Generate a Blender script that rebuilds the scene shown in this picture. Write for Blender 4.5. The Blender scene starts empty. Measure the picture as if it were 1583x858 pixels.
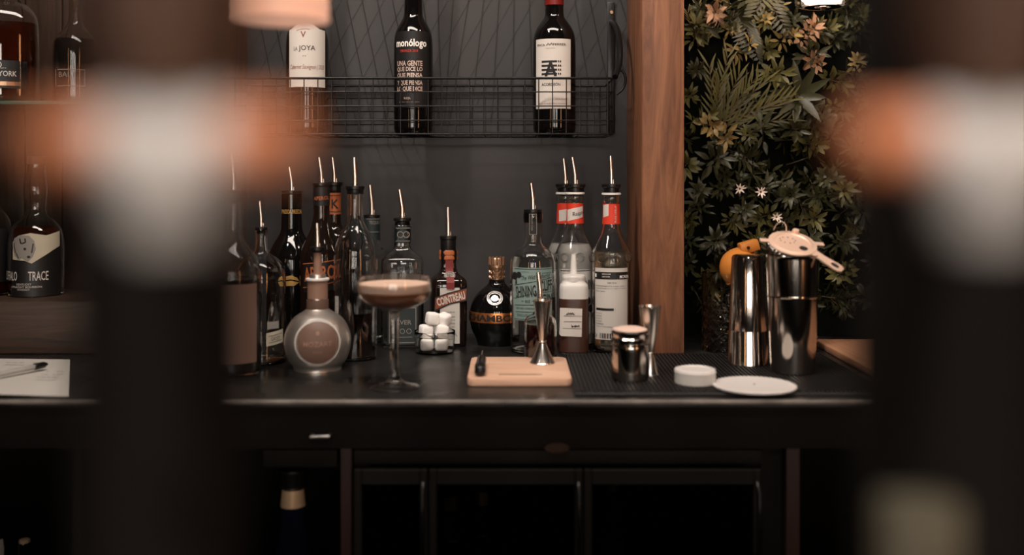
import bpy, bmesh, math, random
from mathutils import Vector, Matrix
random.seed(7)
PI = math.pi
SC = bpy.context.scene
COL = SC.collection

# ------------------------------------------------------------------ camera, world, exposure, lights
F = 1575.0            # focal length in pixels of the 1583 px wide frame
HX, HY = 791.5, 270.0 # vanishing point of the level camera
CT = 0.92             # worktop height
CZ = CT + 0.312       # camera height
cam_d = bpy.data.cameras.new('camera')
cam = bpy.data.objects.new('camera', cam_d)
COL.objects.link(cam)
cam.location = (0, 0, CZ)
cam.rotation_euler = (PI / 2, 0, 0)
cam_d.sensor_fit = 'HORIZONTAL'
cam_d.sensor_width = 36.0
cam_d.lens = F * 36.0 / 1583.0
cam_d.shift_y = -(429.0 - HY) / 1583.0
cam_d.clip_start = 0.01
cam_d.dof.use_dof = True
cam_d.dof.focus_distance = 1.84
cam_d.dof.aperture_fstop = 1.7
SC.camera = cam

SC.view_settings.view_transform = 'Standard'
SC.view_settings.look = 'None'
SC.view_settings.exposure = 0.0
SC.view_settings.gamma = 1.0
SC.view_settings.use_curve_mapping = False
try:
    SC.cycles.use_denoising = True
    SC.cycles.max_bounces = 14
    SC.cycles.transmission_bounces = 12
    SC.cycles.sample_clamp_indirect = 3.0
except Exception:
    pass

world = bpy.data.worlds.new('world')
SC.world = world
world.use_nodes = True
world.node_tree.nodes['Background'].inputs[0].default_value = (1.0, 0.86, 0.74, 1)
world.node_tree.nodes['Background'].inputs[1].default_value = 0.035

WINDOW_POWER = 11.5

def spot(name, loc, to, power, col, size=0.08, angle=70, blend=0.6):
    l = bpy.data.lights.new(name, 'SPOT')
    l.energy = power
    l.color = col
    l.shadow_soft_size = size
    l.spot_size = math.radians(angle)
    l.spot_blend = blend
    o = bpy.data.objects.new(name, l)
    COL.objects.link(o)
    o.location = loc
    o.rotation_euler = (Vector(to) - Vector(loc)).to_track_quat('-Z', 'Y').to_euler()
    return o

def area(name, loc, to, sx, sy, power, col):
    l = bpy.data.lights.new(name, 'AREA')
    l.shape = 'RECTANGLE'
    l.size, l.size_y = sx, sy
    l.energy = power
    l.color = col
    o = bpy.data.objects.new(name, l)
    COL.objects.link(o)
    o.location = loc
    o.rotation_euler = (Vector(to) - Vector(loc)).to_track_quat('-Z', 'Y').to_euler()
    return o

spot('ceiling_spot', (-0.85, 0.75, 2.6), (-0.05, 2.0, 1.68), 60, (1.0, 0.88, 0.80), 0.05, 50)
spot('ceiling_spot', (0.95, 1.15, 2.6), (0.36, 1.8, 1.25), 16, (1.0, 0.76, 0.58), 0.05, 55)
area('ceiling_panel', (-0.15, 0.95, 2.65), (-0.05, 1.45, 0.9), 1.5, 0.3, 31, (1.0, 0.88, 0.78))
spot('ceiling_spot', (0.0, -0.9, 2.6), (0.0, 0.2, 1.25), 40, (1.0, 0.93, 0.88), 0.06, 50)  # added spot with no known source, brightens the beer tap heads
area('amber_strip_light', (2.35, -1.6, 1.55), (0.3, 1.7, 1.2), 0.22, 1.5, 10, (1.0, 0.46, 0.20))
area('amber_strip_light', (-1.9, -2.6, 1.55), (-0.2, 1.7, 1.2), 0.22, 1.5, 4, (1.0, 0.54, 0.24))

# ------------------------------------------------------------------ small helpers
def lin(c):
    return tuple(((v / 255.0) / 12.92 if v / 255.0 <= 0.04045 else ((v / 255.0 + 0.055) / 1.055) ** 2.4) for v in c)

def mat(name, rgb, rough=0.5, metal=0.0, trans=0.0, ior=1.45, emit=None, estr=0.0, noise=0.0, nscale=20.0,
        bump=0.0, bscale=80.0, spec=0.5, alpha=1.0, coat=0.0, stretch=(1, 1, 1), rvar=0.0):
    m = bpy.data.materials.new(name)
    m.use_nodes = True
    nt = m.node_tree
    b = nt.nodes['Principled BSDF']
    c = (*lin(rgb), 1)
    b.inputs['Base Color'].default_value = c
    b.inputs['Roughness'].default_value = rough
    b.inputs['Metallic'].default_value = metal
    b.inputs['Transmission Weight'].default_value = trans
    b.inputs['IOR'].default_value = ior
    b.inputs['Specular IOR Level'].default_value = spec
    b.inputs['Coat Weight'].default_value = coat
    b.inputs['Coat Roughness'].default_value = 0.05
    if emit:
        b.inputs['Emission Color'].default_value = (*lin(emit), 1)
        b.inputs['Emission Strength'].default_value = estr
    if noise or bump or rvar:
        tc = nt.nodes.new('ShaderNodeTexCoord')
        mp = nt.nodes.new('ShaderNodeMapping')
        mp.inputs['Scale'].default_value = stretch
        nt.links.new(tc.outputs['Object'], mp.inputs['Vector'])
    if noise or rvar:
        nz = nt.nodes.new('ShaderNodeTexNoise')
        nz.inputs['Scale'].default_value = nscale
        nz.inputs['Detail'].default_value = 6
        nt.links.new(mp.outputs['Vector'], nz.inputs['Vector'])
    if noise:
        rp = nt.nodes.new('ShaderNodeValToRGB')
        lo = tuple(max(0, x * (1 - noise)) for x in c[:3])
        hi = tuple(min(1, x * (1 + noise)) for x in c[:3])
        rp.color_ramp.elements[0].position = 0.3
        rp.color_ramp.elements[1].position = 0.7
        rp.color_ramp.elements[0].color = (*lo, 1)
        rp.color_ramp.elements[1].color = (*hi, 1)
        nt.links.new(nz.outputs['Fac'], rp.inputs['Fac'])
        nt.links.new(rp.outputs['Color'], b.inputs['Base Color'])
    if rvar:
        mr = nt.nodes.new('ShaderNodeMapRange')
        mr.inputs['From Min'].default_value = 0.3
        mr.inputs['From Max'].default_value = 0.7
        mr.inputs['To Min'].default_value = max(0.02, rough - rvar)
        mr.inputs['To Max'].default_value = min(1, rough + rvar)
        nt.links.new(nz.outputs['Fac'], mr.inputs['Value'])
        nt.links.new(mr.outputs['Result'], b.inputs['Roughness'])
    if bump:
        n2 = nt.nodes.new('ShaderNodeTexNoise')
        n2.inputs['Scale'].default_value = bscale
        n2.inputs['Detail'].default_value = 4
        nt.links.new(mp.outputs['Vector'], n2.inputs['Vector'])
        bp = nt.nodes.new('ShaderNodeBump')
        bp.inputs['Strength'].default_value = bump
        bp.inputs['Distance'].default_value = 0.002
        nt.links.new(n2.outputs['Fac'], bp.inputs['Height'])
        nt.links.new(bp.outputs['Normal'], b.inputs['Normal'])
    return m

def wood(name, dark, light, axis='Z', scale=1.0, rough=0.5, bump=0.25):
    """grain along one axis: stretched noise drives the colour and a fine bump"""
    m = bpy.data.materials.new(name)
    m.use_nodes = True
    nt = m.node_tree
    b = nt.nodes['Principled BSDF']
    tc = nt.nodes.new('ShaderNodeTexCoord')
    mp = nt.nodes.new('ShaderNodeMapping')
    s = [38 * scale, 38 * scale, 38 * scale]
    s['XYZ'.index(axis)] = 3.2 * scale
    mp.inputs['Scale'].default_value = s
    nt.links.new(tc.outputs['Object'], mp.inputs['Vector'])
    n1 = nt.nodes.new('ShaderNodeTexNoise')
    n1.inputs['Scale'].default_value = 1.0
    n1.inputs['Detail'].default_value = 8
    n1.inputs['Roughness'].default_value = 0.65
    n1.inputs['Distortion'].default_value = 2.2
    nt.links.new(mp.outputs['Vector'], n1.inputs['Vector'])
    rp = nt.nodes.new('ShaderNodeValToRGB')
    rp.color_ramp.elements[0].position = 0.32
    rp.color_ramp.elements[1].position = 0.68
    rp.color_ramp.elements[0].color = (*lin(dark), 1)
    rp.color_ramp.elements[1].color = (*lin(light), 1)
    nt.links.new(n1.outputs['Fac'], rp.inputs['Fac'])
    nt.links.new(rp.outputs['Color'], b.inputs['Base Color'])
    b.inputs['Roughness'].default_value = rough
    bp = nt.nodes.new('ShaderNodeBump')
    bp.inputs['Strength'].default_value = bump
    bp.inputs['Distance'].default_value = 0.002
    nt.links.new(n1.outputs['Fac'], bp.inputs['Height'])
    nt.links.new(bp.outputs['Normal'], b.inputs['Normal'])
    return m

M = {}
M['grey_wall'] = mat('grey wall paint', (50, 48, 48), 0.6, noise=0.10, nscale=6, bump=0.12, bscale=120)
M['dark_wall'] = mat('dark room paint', (42, 38, 36), 0.8)
M['floor'] = mat('dark floor tile', (40, 36, 33), 0.5, noise=0.2, nscale=4)
M['black_board'] = mat('black cabinet board', (20, 17, 15), 0.75, noise=0.15, nscale=12, spec=0.15)
M['worktop'] = mat('worn dark stone', (27, 26, 25), 0.30, noise=0.85, nscale=6, bump=0.10, bscale=160, rvar=0.16)  # base colour noise paints in patches of sheen
M['worn_edge'] = mat('worn metal edge', (124, 117, 110), 0.45, metal=0.3, noise=0.6, nscale=18)  # pale patchy colour paints the highlight along the front edge
M['post_wood'] = wood('oiled oak post', (92, 55, 36), (154, 103, 71), 'Z', .8)
M['panel_wood'] = wood('brown wall planks', (38, 25, 18), (70, 48, 35), 'Z')
M['riser_wood'] = wood('brown shelf wood', (36, 25, 18), (70, 50, 37), 'X')
M['red_wood'] = wood('red brown upright', (36, 19, 16), (50, 28, 23), 'Z')
M['board_wood'] = wood('pale beech board', (206, 162, 134), (230, 190, 164), 'X', 1.0, 0.55, 0.08)
M['ledge_wood'] = wood('pale brown plank', (150, 104, 76), (190, 140, 108), 'Y', 1.0, 0.5)
M['rubber'] = mat('black rubber', (20, 19, 19), 0.55)
M['black_plastic'] = mat('black plastic', (18, 17, 17), 0.3)
M['black_wire'] = mat('black wire', (30, 29, 29), 0.32, metal=0.6)
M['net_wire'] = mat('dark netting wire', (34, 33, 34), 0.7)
M['steel'] = mat('polished steel', (216, 208, 200), 0.22, metal=1.0)
M['tin'] = mat('shaker steel', (190, 182, 174), 0.12, metal=1.0, rvar=0.05, nscale=30, stretch=(1, 1, .2))
M['brushed'] = mat('brushed steel', (214, 210, 206), 0.38, metal=1.0)
M['satin'] = mat('satin white steel', (250, 247, 243), 0.5, metal=0.05)
M['satin_grey'] = mat('satin grey steel', (196, 192, 188), 0.5, metal=0.1)
M['tap_copper'] = mat('satin copper', (242, 154, 108), 0.5, metal=0.2)
M['tap_dark'] = mat('dark brown tap lacquer', (17, 12, 10), 0.8, spec=0.2)
M['tap_brown'] = mat('brown tap handle', (92, 66, 52), 0.6)
M['strainer'] = mat('warm strainer steel', (246, 210, 188), 0.45, metal=0.4)  # peach lamp light put into the plain steel colour
M['copper'] = mat('copper', (214, 132, 88), 0.36, metal=1.0)
M['bronze'] = mat('dark bronze', (62, 44, 34), 0.42, metal=0.7)
M['glass'] = mat('clear glass', (252, 253, 252), 0.0, trans=1.0, ior=1.45)
M['green_glass'] = mat('greenish glass edge', (120, 172, 154), 0.1, trans=0.75)
M['wine_glass'] = mat('nearly black wine glass', (10, 9, 9), 0.06, spec=0.6)
M['dark_glass'] = mat('dark brown glass', (24, 16, 13), 0.06, spec=0.6)
M['blue_glass'] = mat('dark blue glass', (16, 19, 34), 0.08, spec=0.6)
M['black_glass'] = mat('black glass', (12, 11, 11), 0.05, spec=0.6)
M['red_foil'] = mat('dark red foil', (110, 24, 20), 0.35)
M['gold_foil'] = mat('gold foil', (226, 192, 152), 0.4, metal=0.4)
M['silver_coat'] = mat('silver coated glass', (226, 218, 210), 0.33, metal=0.92, bump=0.10, bscale=40)
M['tan'] = mat('tan paper seal', (150, 116, 98), 0.6)
M['tan_dark'] = mat('brown medallion', (112, 86, 74), 0.5)
M['white_plastic'] = mat('white plastic', (226, 220, 216), 0.4)
M['frost'] = mat('milky plastic', (226, 222, 216), 0.4, trans=0.25)
M['paper'] = mat('white label paper', (200, 192, 184), 0.7)
M['paper_grey'] = mat('grey white paper', (190, 185, 178), 0.75)
M['beige'] = mat('beige label', (178, 168, 148), 0.7)
M['teal'] = mat('teal label paper', (122, 144, 138), 0.6)
M['teal_dark'] = mat('dark teal label', (33, 43, 43), 0.5)
M['black_label'] = mat('black label paper', (20, 19, 20), 0.45)
M['ink'] = mat('black ink', (26, 22, 22), 0.6)
M['white_ink'] = mat('white ink', (232, 226, 218), 0.5)
M['grey_ink'] = mat('grey ink', (130, 124, 118), 0.6)
M['brown_ink'] = mat('brown ink', (130, 70, 54), 0.6)
M['red_ink'] = mat('red ink', (196, 60, 40), 0.5)
M['red_label'] = mat('red label paper', (206, 56, 34), 0.5)
M['orange_ink'] = mat('orange ink', (172, 92, 50), 0.5)
M['gold_ink'] = mat('gold ink', (176, 136, 70), 0.4, metal=0.3)
M['rose_ink'] = mat('rose silver ink', (206, 182, 168), 0.4, metal=0.3)
M['orange_banner'] = mat('burnt orange banner', (124, 60, 32), 0.5)
M['orange_seal'] = mat('orange neck seal', (160, 88, 50), 0.45)
M['wine_ribbon'] = mat('wine red ribbon', (112, 34, 34), 0.5)
M['gold_band'] = mat('gold band', (206, 130, 76), 0.3, metal=0.9)
M['dull_gold'] = mat('dull gold cap', (176, 140, 112), 0.35, metal=0.9)
M['amber'] = mat('amber spirit', (150, 66, 24), 0.0, trans=0.9, ior=1.33)
M['bourbon'] = mat('dark amber spirit', (92, 38, 20), 0.03, trans=0.7, ior=1.33)
M['cola'] = mat('dark liqueur', (22, 15, 13), 0.06)
M['orange_liquid'] = mat('red orange aperitif', (96, 24, 12), 0.05, trans=0.25)
M['water'] = mat('clear spirit', (250, 252, 250), 0.0, trans=1.0, ior=1.33)
M['milky'] = mat('cloudy pale syrup', (222, 218, 212), 0.3, trans=0.0)
M['straw'] = mat('pale straw syrup', (228, 220, 200), 0.05, trans=0.9, ior=1.36)
M['syrup'] = mat('brown syrup', (62, 38, 29), 0.35)
M['coffee'] = mat('brown coffee cocktail', (140, 86, 60), 0.3)
M['foam'] = mat('cream foam', (236, 200, 178), 0.7)
M['sugar'] = mat('white sugar', (240, 236, 232), 0.8, bump=0.3, bscale=600)
M['cocoa'] = mat('pale powder lid', (236, 204, 188), 0.6)  # pink light falling on the lid is put into its colour
M['squeezer'] = mat('orange enamel', (198, 124, 54), 0.35)
M['moss'] = mat('dark planting mat', (8, 9, 6), 0.95, spec=0.05)
M['leaf_a'] = mat('mid green leaf', (86, 82, 44), 0.45, noise=0.3, nscale=40)
M['leaf_b'] = mat('dark green leaf', (50, 50, 28), 0.42, noise=0.3, nscale=40)
M['leaf_c'] = mat('yellow green leaf', (140, 118, 70), 0.45, noise=0.3, nscale=40)
M['leaf_d'] = mat('rosy leaf', (176, 134, 104), 0.5, noise=0.25, nscale=40)  # pink glow of the lamp painted into the leaf colour
M['leaf_e'] = mat('needle green', (92, 86, 46), 0.45, noise=0.25, nscale=30)
M['stem'] = mat('brown stem', (74, 56, 38), 0.7)
M['petal'] = mat('white petal', (222, 204, 190), 0.6)
M['pen_clear'] = mat('clear pen barrel', (214, 210, 204), 0.12, trans=0.6)
M['shade_glow'] = mat('lit frosted rose glass', (220, 160, 130), 0.4, emit=(226, 168, 140), estr=0.75)  # emission imitates a reflection in clear glass
M['bulb'] = mat('lit bulb', (255, 240, 225), 0.4, emit=(255, 226, 204), estr=24.0)
M['badge'] = mat('olive beige enamel', (100, 94, 76), 0.6)
M['door_glass'] = mat('dark fridge glass', (120, 120, 120), 0.03, trans=1.0, ior=1.2)
M['dark_red'] = mat('dark red spirit', (58, 20, 18), 0.04, trans=0.35)
M['window_light'] = mat('daylight pane', (255, 255, 255), 0.5, emit=(255, 243, 232), estr=WINDOW_POWER)

def X(px, d): return (px - HX) / F * d
def Z(py, d): return CZ + (HY - py) / F * d
def P(px, py, d): return Vector((X(px, d), d, Z(py, d)))
def D(py, surf=CT): return (CZ - surf) * F / (py - HY)

def obj(name, me, m, parent=None, loc=None, kind=None, label=None):
    if isinstance(me, bmesh.types.BMesh):
        bm = me
        me = bpy.data.meshes.new(name)
        bm.to_mesh(me)
        bm.free()
    if m is not None:
        me.materials.clear()
        me.materials.append(m)
    o = bpy.data.objects.new(name, me)
    COL.objects.link(o)
    if parent is not None: o.parent = parent
    if loc is not None: o.location = loc
    if kind: o['kind'] = kind
    if label: o['label'] = label
    return o

def tag(o, label, cat, group=None):
    o['label'] = label
    o['category'] = cat
    if group: o['group'] = group
    return o

def thing(name, label, cat, loc=(0, 0, 0), rz=0.0, group=None):
    o = bpy.data.objects.new(name, None)
    o.empty_display_size = 0.02
    COL.objects.link(o)
    o.location = loc
    o.rotation_euler = (0, 0, rz)
    return tag(o, label, cat, group)

def finish(bm, smooth=True, angle=35, weld=True):
    if weld: bmesh.ops.remove_doubles(bm, verts=bm.verts, dist=1e-6)
    bmesh.ops.recalc_face_normals(bm, faces=bm.faces)
    me = bpy.data.meshes.new('m')
    bm.to_mesh(me)
    bm.free()
    if smooth:
        for p in me.polygons: p.use_smooth = True
        me.set_sharp_from_angle(angle=math.radians(angle))
    return me

def add_box(bm, x0, x1, y0, y1, z0, z1, bev=0.0, seg=2, mtx=None):
    vs = [bm.verts.new((x, y, z)) for x in (x0, x1) for y in (y0, y1) for z in (z0, z1)]
    fs = [(0, 1, 3, 2), (4, 6, 7, 5), (0, 4, 5, 1), (2, 3, 7, 6), (0, 2, 6, 4), (1, 5, 7, 3)]
    nf = [bm.faces.new([vs[i] for i in f]) for f in fs]
    if bev:
        es = list({e for f in nf for e in f.edges})
        r = bmesh.ops.bevel(bm, geom=es, offset=bev, segments=seg, affect='EDGES', profile=0.5)
        vs = list({v for f in r['faces'] for v in f.verts} | {v for v in vs if v.is_valid})
    if mtx is not None:
        vv = {v for v in vs if v.is_valid}
        for v in list(vv):
            for f in v.link_faces:
                for w in f.verts: vv.add(w)
        bmesh.ops.transform(bm, matrix=mtx, verts=list(vv))

def box(x0, x1, y0, y1, z0, z1, bev=0.0, seg=2, mtx=None):
    bm = bmesh.new()
    add_box(bm, x0, x1, y0, y1, z0, z1, bev, seg, mtx)
    return finish(bm, bev > 0)

def sect(n, sq):
    """unit cross-section; sq = superellipse power (2 = round), None = round"""
    out = []
    for i in range(n):
        a = 2 * PI * i / n
        c, s = math.sin(a), -math.cos(a)
        if sq:
            c = math.copysign(abs(c) ** (2.0 / sq), c)
            s = math.copysign(abs(s) ** (2.0 / sq), s)
        out.append((c, s))
    return out

def add_lathe(bm, prof, n=40, sq=None, mtx=None, squash=1.0):
    sc = sect(n, sq)
    rings = []
    for r, z in prof:
        if r < 1e-7:
            v = bm.verts.new((0, 0, z))
            rings.append([v])
        else:
            rings.append([bm.verts.new((r * c, r * s * squash, z)) for c, s in sc])
    for a, b in zip(rings, rings[1:]):
        if len(a) == 1 and len(b) == 1: continue
        for i in range(n):
            j = (i + 1) % n
            if len(a) == 1: bm.faces.new((a[0], b[j], b[i]))
            elif len(b) == 1: bm.faces.new((a[i], a[j], b[0]))
            else: bm.faces.new((a[i], a[j], b[j], b[i]))
    if mtx is not None:
        bmesh.ops.transform(bm, matrix=mtx, verts=[v for r in rings for v in r])

def lathe(prof, n=40, sq=None, mtx=None, angle=35, squash=1.0):
    bm = bmesh.new()
    add_lathe(bm, prof, n, sq, mtx, squash)
    return finish(bm, True, angle, weld=False)

def chaikin(pts, it=2):
    for _ in range(it):
        out = [pts[0]]
        for p, q in zip(pts, pts[1:]):
            out.append(tuple(p[k] * .75 + q[k] * .25 for k in range(len(p))))
            out.append(tuple(p[k] * .25 + q[k] * .75 for k in range(len(p))))
        out.append(pts[-1])
        pts = out
    return pts

def add_tube(bm, pts, r, n=8, closed=False, cap=True):
    pts = [Vector(p) for p in pts]
    rs = r if isinstance(r, (list, tuple)) else [r] * len(pts)
    rings = []
    up = None
    m = len(pts)
    for i, p in enumerate(pts):
        if closed: t = pts[(i + 1) % m] - pts[i - 1]
        else: t = pts[min(i + 1, m - 1)] - pts[max(i - 1, 0)]
        t.normalize()
        if up is None:
            up = t.orthogonal().normalized()
        up = (up - t * up.dot(t))
        if up.length < 1e-6: up = t.orthogonal()
        up.normalize()
        w = t.cross(up)
        rings.append([bm.verts.new(p + (up * math.cos(2 * PI * k / n) + w * math.sin(2 * PI * k / n)) * rs[i]) for k in range(n)])
    pairs = list(zip(rings, rings[1:])) + ([(rings[-1], rings[0])] if closed else [])
    for a, b in pairs:
        for k in range(n):
            bm.faces.new((a[k], a[(k + 1) % n], b[(k + 1) % n], b[k]))
    if cap and not closed:
        bm.faces.new(rings[0][::-1])
        bm.faces.new(rings[-1])

def tube(pts, r, n=8, closed=False):
    bm = bmesh.new()
    add_tube(bm, pts, r, n, closed)
    return finish(bm, True, 50, weld=False)

def text_polys(body, w, h, bold=0.0, shear=0.0, res=2):
    cu = bpy.data.curves.new('t', 'FONT')
    cu.body = body
    cu.align_x = 'CENTER'
    cu.offset = bold
    cu.shear = shear
    cu.resolution_u = res
    o = bpy.data.objects.new('t', cu)
    COL.objects.link(o)
    bpy.context.view_layer.update()
    me = bpy.data.meshes.new_from_object(o.evaluated_get(bpy.context.evaluated_depsgraph_get()))
    vs = [(v.co.x, v.co.y) for v in me.vertices]
    fs = [tuple(p.vertices) for p in me.polygons]
    bpy.data.objects.remove(o)
    bpy.data.curves.remove(cu)
    bpy.data.meshes.remove(me)
    if not vs: return [], []
    x0, x1 = min(v[0] for v in vs), max(v[0] for v in vs)
    y0, y1 = min(v[1] for v in vs), max(v[1] for v in vs)
    sx = w / max(x1 - x0, 1e-6)
    sy = h / max(y1 - y0, 1e-6)
    return [((x - (x0 + x1) / 2) * sx, (y - (y0 + y1) / 2) * sy) for x, y in vs], fs

class Decal:
    """flat shapes given in photo pixels, laid on the skin of a bottle (arc length kept) or on a flat face"""
    def __init__(self, bot): self.b = bot; self.v = []; self.f = []
    def _add(self, cx, cy, vs, fs, rot=0.0):
        b = self.b
        k = len(self.v)
        uc = (cx - b.px) / F * b.d
        zc = b.z(cy)
        r = b.r_at(zc)
        ac = uc if b.flat else math.asin(max(-.97, min(.97, uc / r)))
        c, s = math.cos(rot), math.sin(rot)
        for x, y in vs:
            self.v.append((ac * (1 if b.flat else r) + x * c - y * s, zc + x * s + y * c))
        self.f += [tuple(i + k for i in f) for f in fs]
    def text(self, body, x0, x1, y0, y1, bold=0.0, shear=0.0, rot=0.0):
        p = self.b.d / F
        vs, fs = text_polys(body, (x1 - x0) * p, (y1 - y0) * p, bold, shear)
        self._add((x0 + x1) / 2, (y0 + y1) / 2, vs, fs, rot)
        return self
    def poly(self, pts):
        p = self.b.d / F
        cx = sum(q[0] for q in pts) / len(pts)
        cy = sum(q[1] for q in pts) / len(pts)
        self._add(cx, cy, [((x - cx) * p, (cy - y) * p) for x, y in pts], [tuple(range(len(pts)))])
        return self
    def rect(self, x0, x1, y0, y1): return self.poly([(x0, y1), (x1, y1), (x1, y0), (x0, y0)])
    def disc(self, cx, cy, rx, ry, n=24):
        return self.poly([(cx + rx * math.cos(2 * PI * i / n), cy + ry * math.sin(2 * PI * i / n)) for i in range(n)])
    def ring(self, cx, cy, rx, ry, w, n=28):
        for i in range(n):
            a, b_ = 2 * PI * i / n, 2 * PI * (i + 1) / n
            self.poly([(cx + rx * math.cos(a), cy + ry * math.sin(a)), (cx + rx * math.cos(b_), cy + ry * math.sin(b_)),
                       (cx + (rx - w) * math.cos(b_), cy + (ry - w) * math.sin(b_)), (cx + (rx - w) * math.cos(a), cy + (ry - w) * math.sin(a))])
        return self
    def line(self, pts, w):
        for (ax, ay), (bx, by) in zip(pts, pts[1:]):
            l = math.hypot(bx - ax, by - ay) or 1
            nx, ny = -(by - ay) / l * w / 2, (bx - ax) / l * w / 2
            self.poly([(ax + nx, ay + ny), (bx + nx, by + ny), (bx - nx, by - ny), (ax - nx, ay - ny)])
        return self
    def frame(self, x0, x1, y0, y1, w):
        return self.rect(x0, x1, y0, y0 + w).rect(x0, x1, y1 - w, y1).rect(x0, x0 + w, y0, y1).rect(x1 - w, x1, y0, y1)
    def build(self, name, m, parent=None, eps=0.0006, step=0.004, vstep=None):
        b = self.b
        bm = bmesh.new()
        vs = [bm.verts.new((u, 0, v)) for u, v in self.v]
        for f in self.f:
            try: bm.faces.new([vs[i] for i in f])
            except ValueError: pass
        us = [v[0] for v in self.v]
        zs = [v[1] for v in self.v]
        if not b.flat:
            t = math.floor(min(us) / step) * step
            while t < max(us):
                bmesh.ops.bisect_plane(bm, geom=bm.verts[:] + bm.edges[:] + bm.faces[:], plane_co=(t, 0, 0), plane_no=(1, 0, 0))
                t += step
        if vstep:
            t = math.floor(min(zs) / vstep) * vstep
            while t < max(zs):
                bmesh.ops.bisect_plane(bm, geom=bm.verts[:] + bm.edges[:] + bm.faces[:], plane_co=(0, 0, t), plane_no=(0, 0, 1))
                t += vstep
        for v in bm.verts:
            u, z = v.co.x, v.co.z
            zr = (min(zs) + max(zs)) / 2 if not vstep else z
            r = b.r_at(zr)
            if b.flat: v.co = (u, -(r * b.squash + eps), z)
            else:
                a = u / r
                v.co = ((r + eps) * math.sin(a), -(r + eps) * math.cos(a) * b.squash, z)
        me = bpy.data.meshes.new(name)
        bm.normal_update()
        bm.to_mesh(me)
        bm.free()
        return obj(name, me, m, parent or b.root)

class Bottle:
    """a bottle: profile given as (half width px, y px) from the lip down to the base, at distance d"""
    def __init__(s, name, label, cat, px, d, prof, surf=CT, glass='glass', th=0.0026, liquid=None, level=None, group=None,
                 sq=None, flat=False, squash=1.0, turn=0.0, smooth=2, solid=False, n=44, body='glass_body', blabel=None, base=True):
        s.px, s.d, s.surf, s.flat, s.squash = px, d, surf, flat, squash
        x = X(px, d)
        s.root = thing(name, label, cat, (x, d, surf), -math.atan2(x, d) + turn, group)
        pr = [(hw / F * d, s.z(y)) for hw, y in prof]
        zb = pr[-1][1]
        pr = [(r, max(z, 0.0)) for r, z in pr]
        pr[-1] = (pr[-1][0], 0.0)
        out = chaikin(pr, smooth)
        s.prof = out
        s.full = out
        lo = out + [(0.0, 0.0)]
        if solid:
            p = [(0.0, out[0][1])] + lo
        else:
            inn = [(max(r - th, 0.0015), z) for r, z in out if z > th * 1.8]
            inn = [q for q in inn]
            p = inn[::-1]
            p = [(0.0, th * 1.8), (max(out[-1][0] - th * 1.5, 0.002), th * 1.8)] + p + lo
        s.body = obj(body, lathe(p, n, sq, squash=squash), M[glass], s.root, label=blabel)
        if liquid:
            zl = s.z(level)
            lz = th * 1.8 + 0.0005
            lp = [(0.0, zl), (s.r_at(zl) - th - .0004, zl)]
            lp += [(r - th - .0004, z) for r, z in out if lz + .001 < z < zl - 1e-5]
            lp += [(max(out[-1][0] - th * 1.5 - .0005, .001), lz), (0.0, lz)]
            s.liquid = obj('liquid', lathe(lp, n, sq, squash=squash), M[liquid], s.root)
    def z(s, y): return CZ + (HY - y) / F * s.d - s.surf
    def r_at(s, z):
        p = s.prof
        if z >= p[0][1]: return p[0][0]
        for (r0, z0), (r1, z1) in zip(p, p[1:]):
            if z1 <= z <= z0:
                t = (z0 - z) / max(z0 - z1, 1e-9)
                return r0 + (r1 - r0) * t
        return p[-1][0]
    def w(s, px): return px / F * s.d
    def decal(s): return Decal(s)
    def sleeve(s, name, m, y0, y1, eps=0.0008, parent=None, label=None):
        """a wrap all the way round between two heights"""
        z0, z1 = s.z(y1), s.z(y0)
        k = 8
        p = [(s.r_at(z1 - (z1 - z0) * i / k) + eps, z1 - (z1 - z0) * i / k) for i in range(k + 1)]
        p = [(p[0][0] - eps, z1)] + p + [(p[-1][0] - eps, z0)]
        return obj(name, lathe(p, 44, squash=s.squash), m, parent or s.root, label=label)
    def ring(s, name, m, prof, parent=None, n=36, label=None):
        p = [(s.w(hw), s.z(y)) for hw, y in prof]
        return obj(name, lathe([(0, p[0][1])] + p + [(0, p[-1][1])], n, angle=30), m, parent or s.root, label=label)
    def pourer(s, top, ring, collar_hw, tip=-2.0, ring_m='black_plastic', collar_y=None, col='black_plastic', flange=None, spout='steel', tube_px=3.6):
        """stopper collar with a flange and a bent steel spout"""
        cy = collar_y or ring + 18
        fl = flange or collar_hw + 2.5
        c = s.ring('pourer', M[col], [(collar_hw * .55, ring - 3), (fl, ring - 2), (fl, ring + 2), (collar_hw, ring + 3.5), (collar_hw, cy - 3),
                                      (collar_hw * .96, cy)])
        h = s.z(top) - s.z(ring)
        zz = s.z(ring)
        t = s.w(tip)
        pts = [(0, 0, zz - .002), (0.0, 0, zz + h * .32), (t * .15, 0, zz + h * .45), (t * 1.5, 0, zz + h)]
        pts = chaikin(pts, 2)
        rr = s.w(tube_px * 1.15)
        rs = [rr * (1.0 - .30 * (p[2] - zz) / h) for p in pts]
        bm = bmesh.new()
        add_tube(bm, pts, rs, 12)
        add_tube(bm, [(s.w(3.2), s.w(-2), zz), (s.w(3.2), s.w(-2), zz + h * .20)], s.w(1.0), 8)
        obj('spout', finish(bm, True, 50, weld=False), M[spout], c)
        return c

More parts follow.
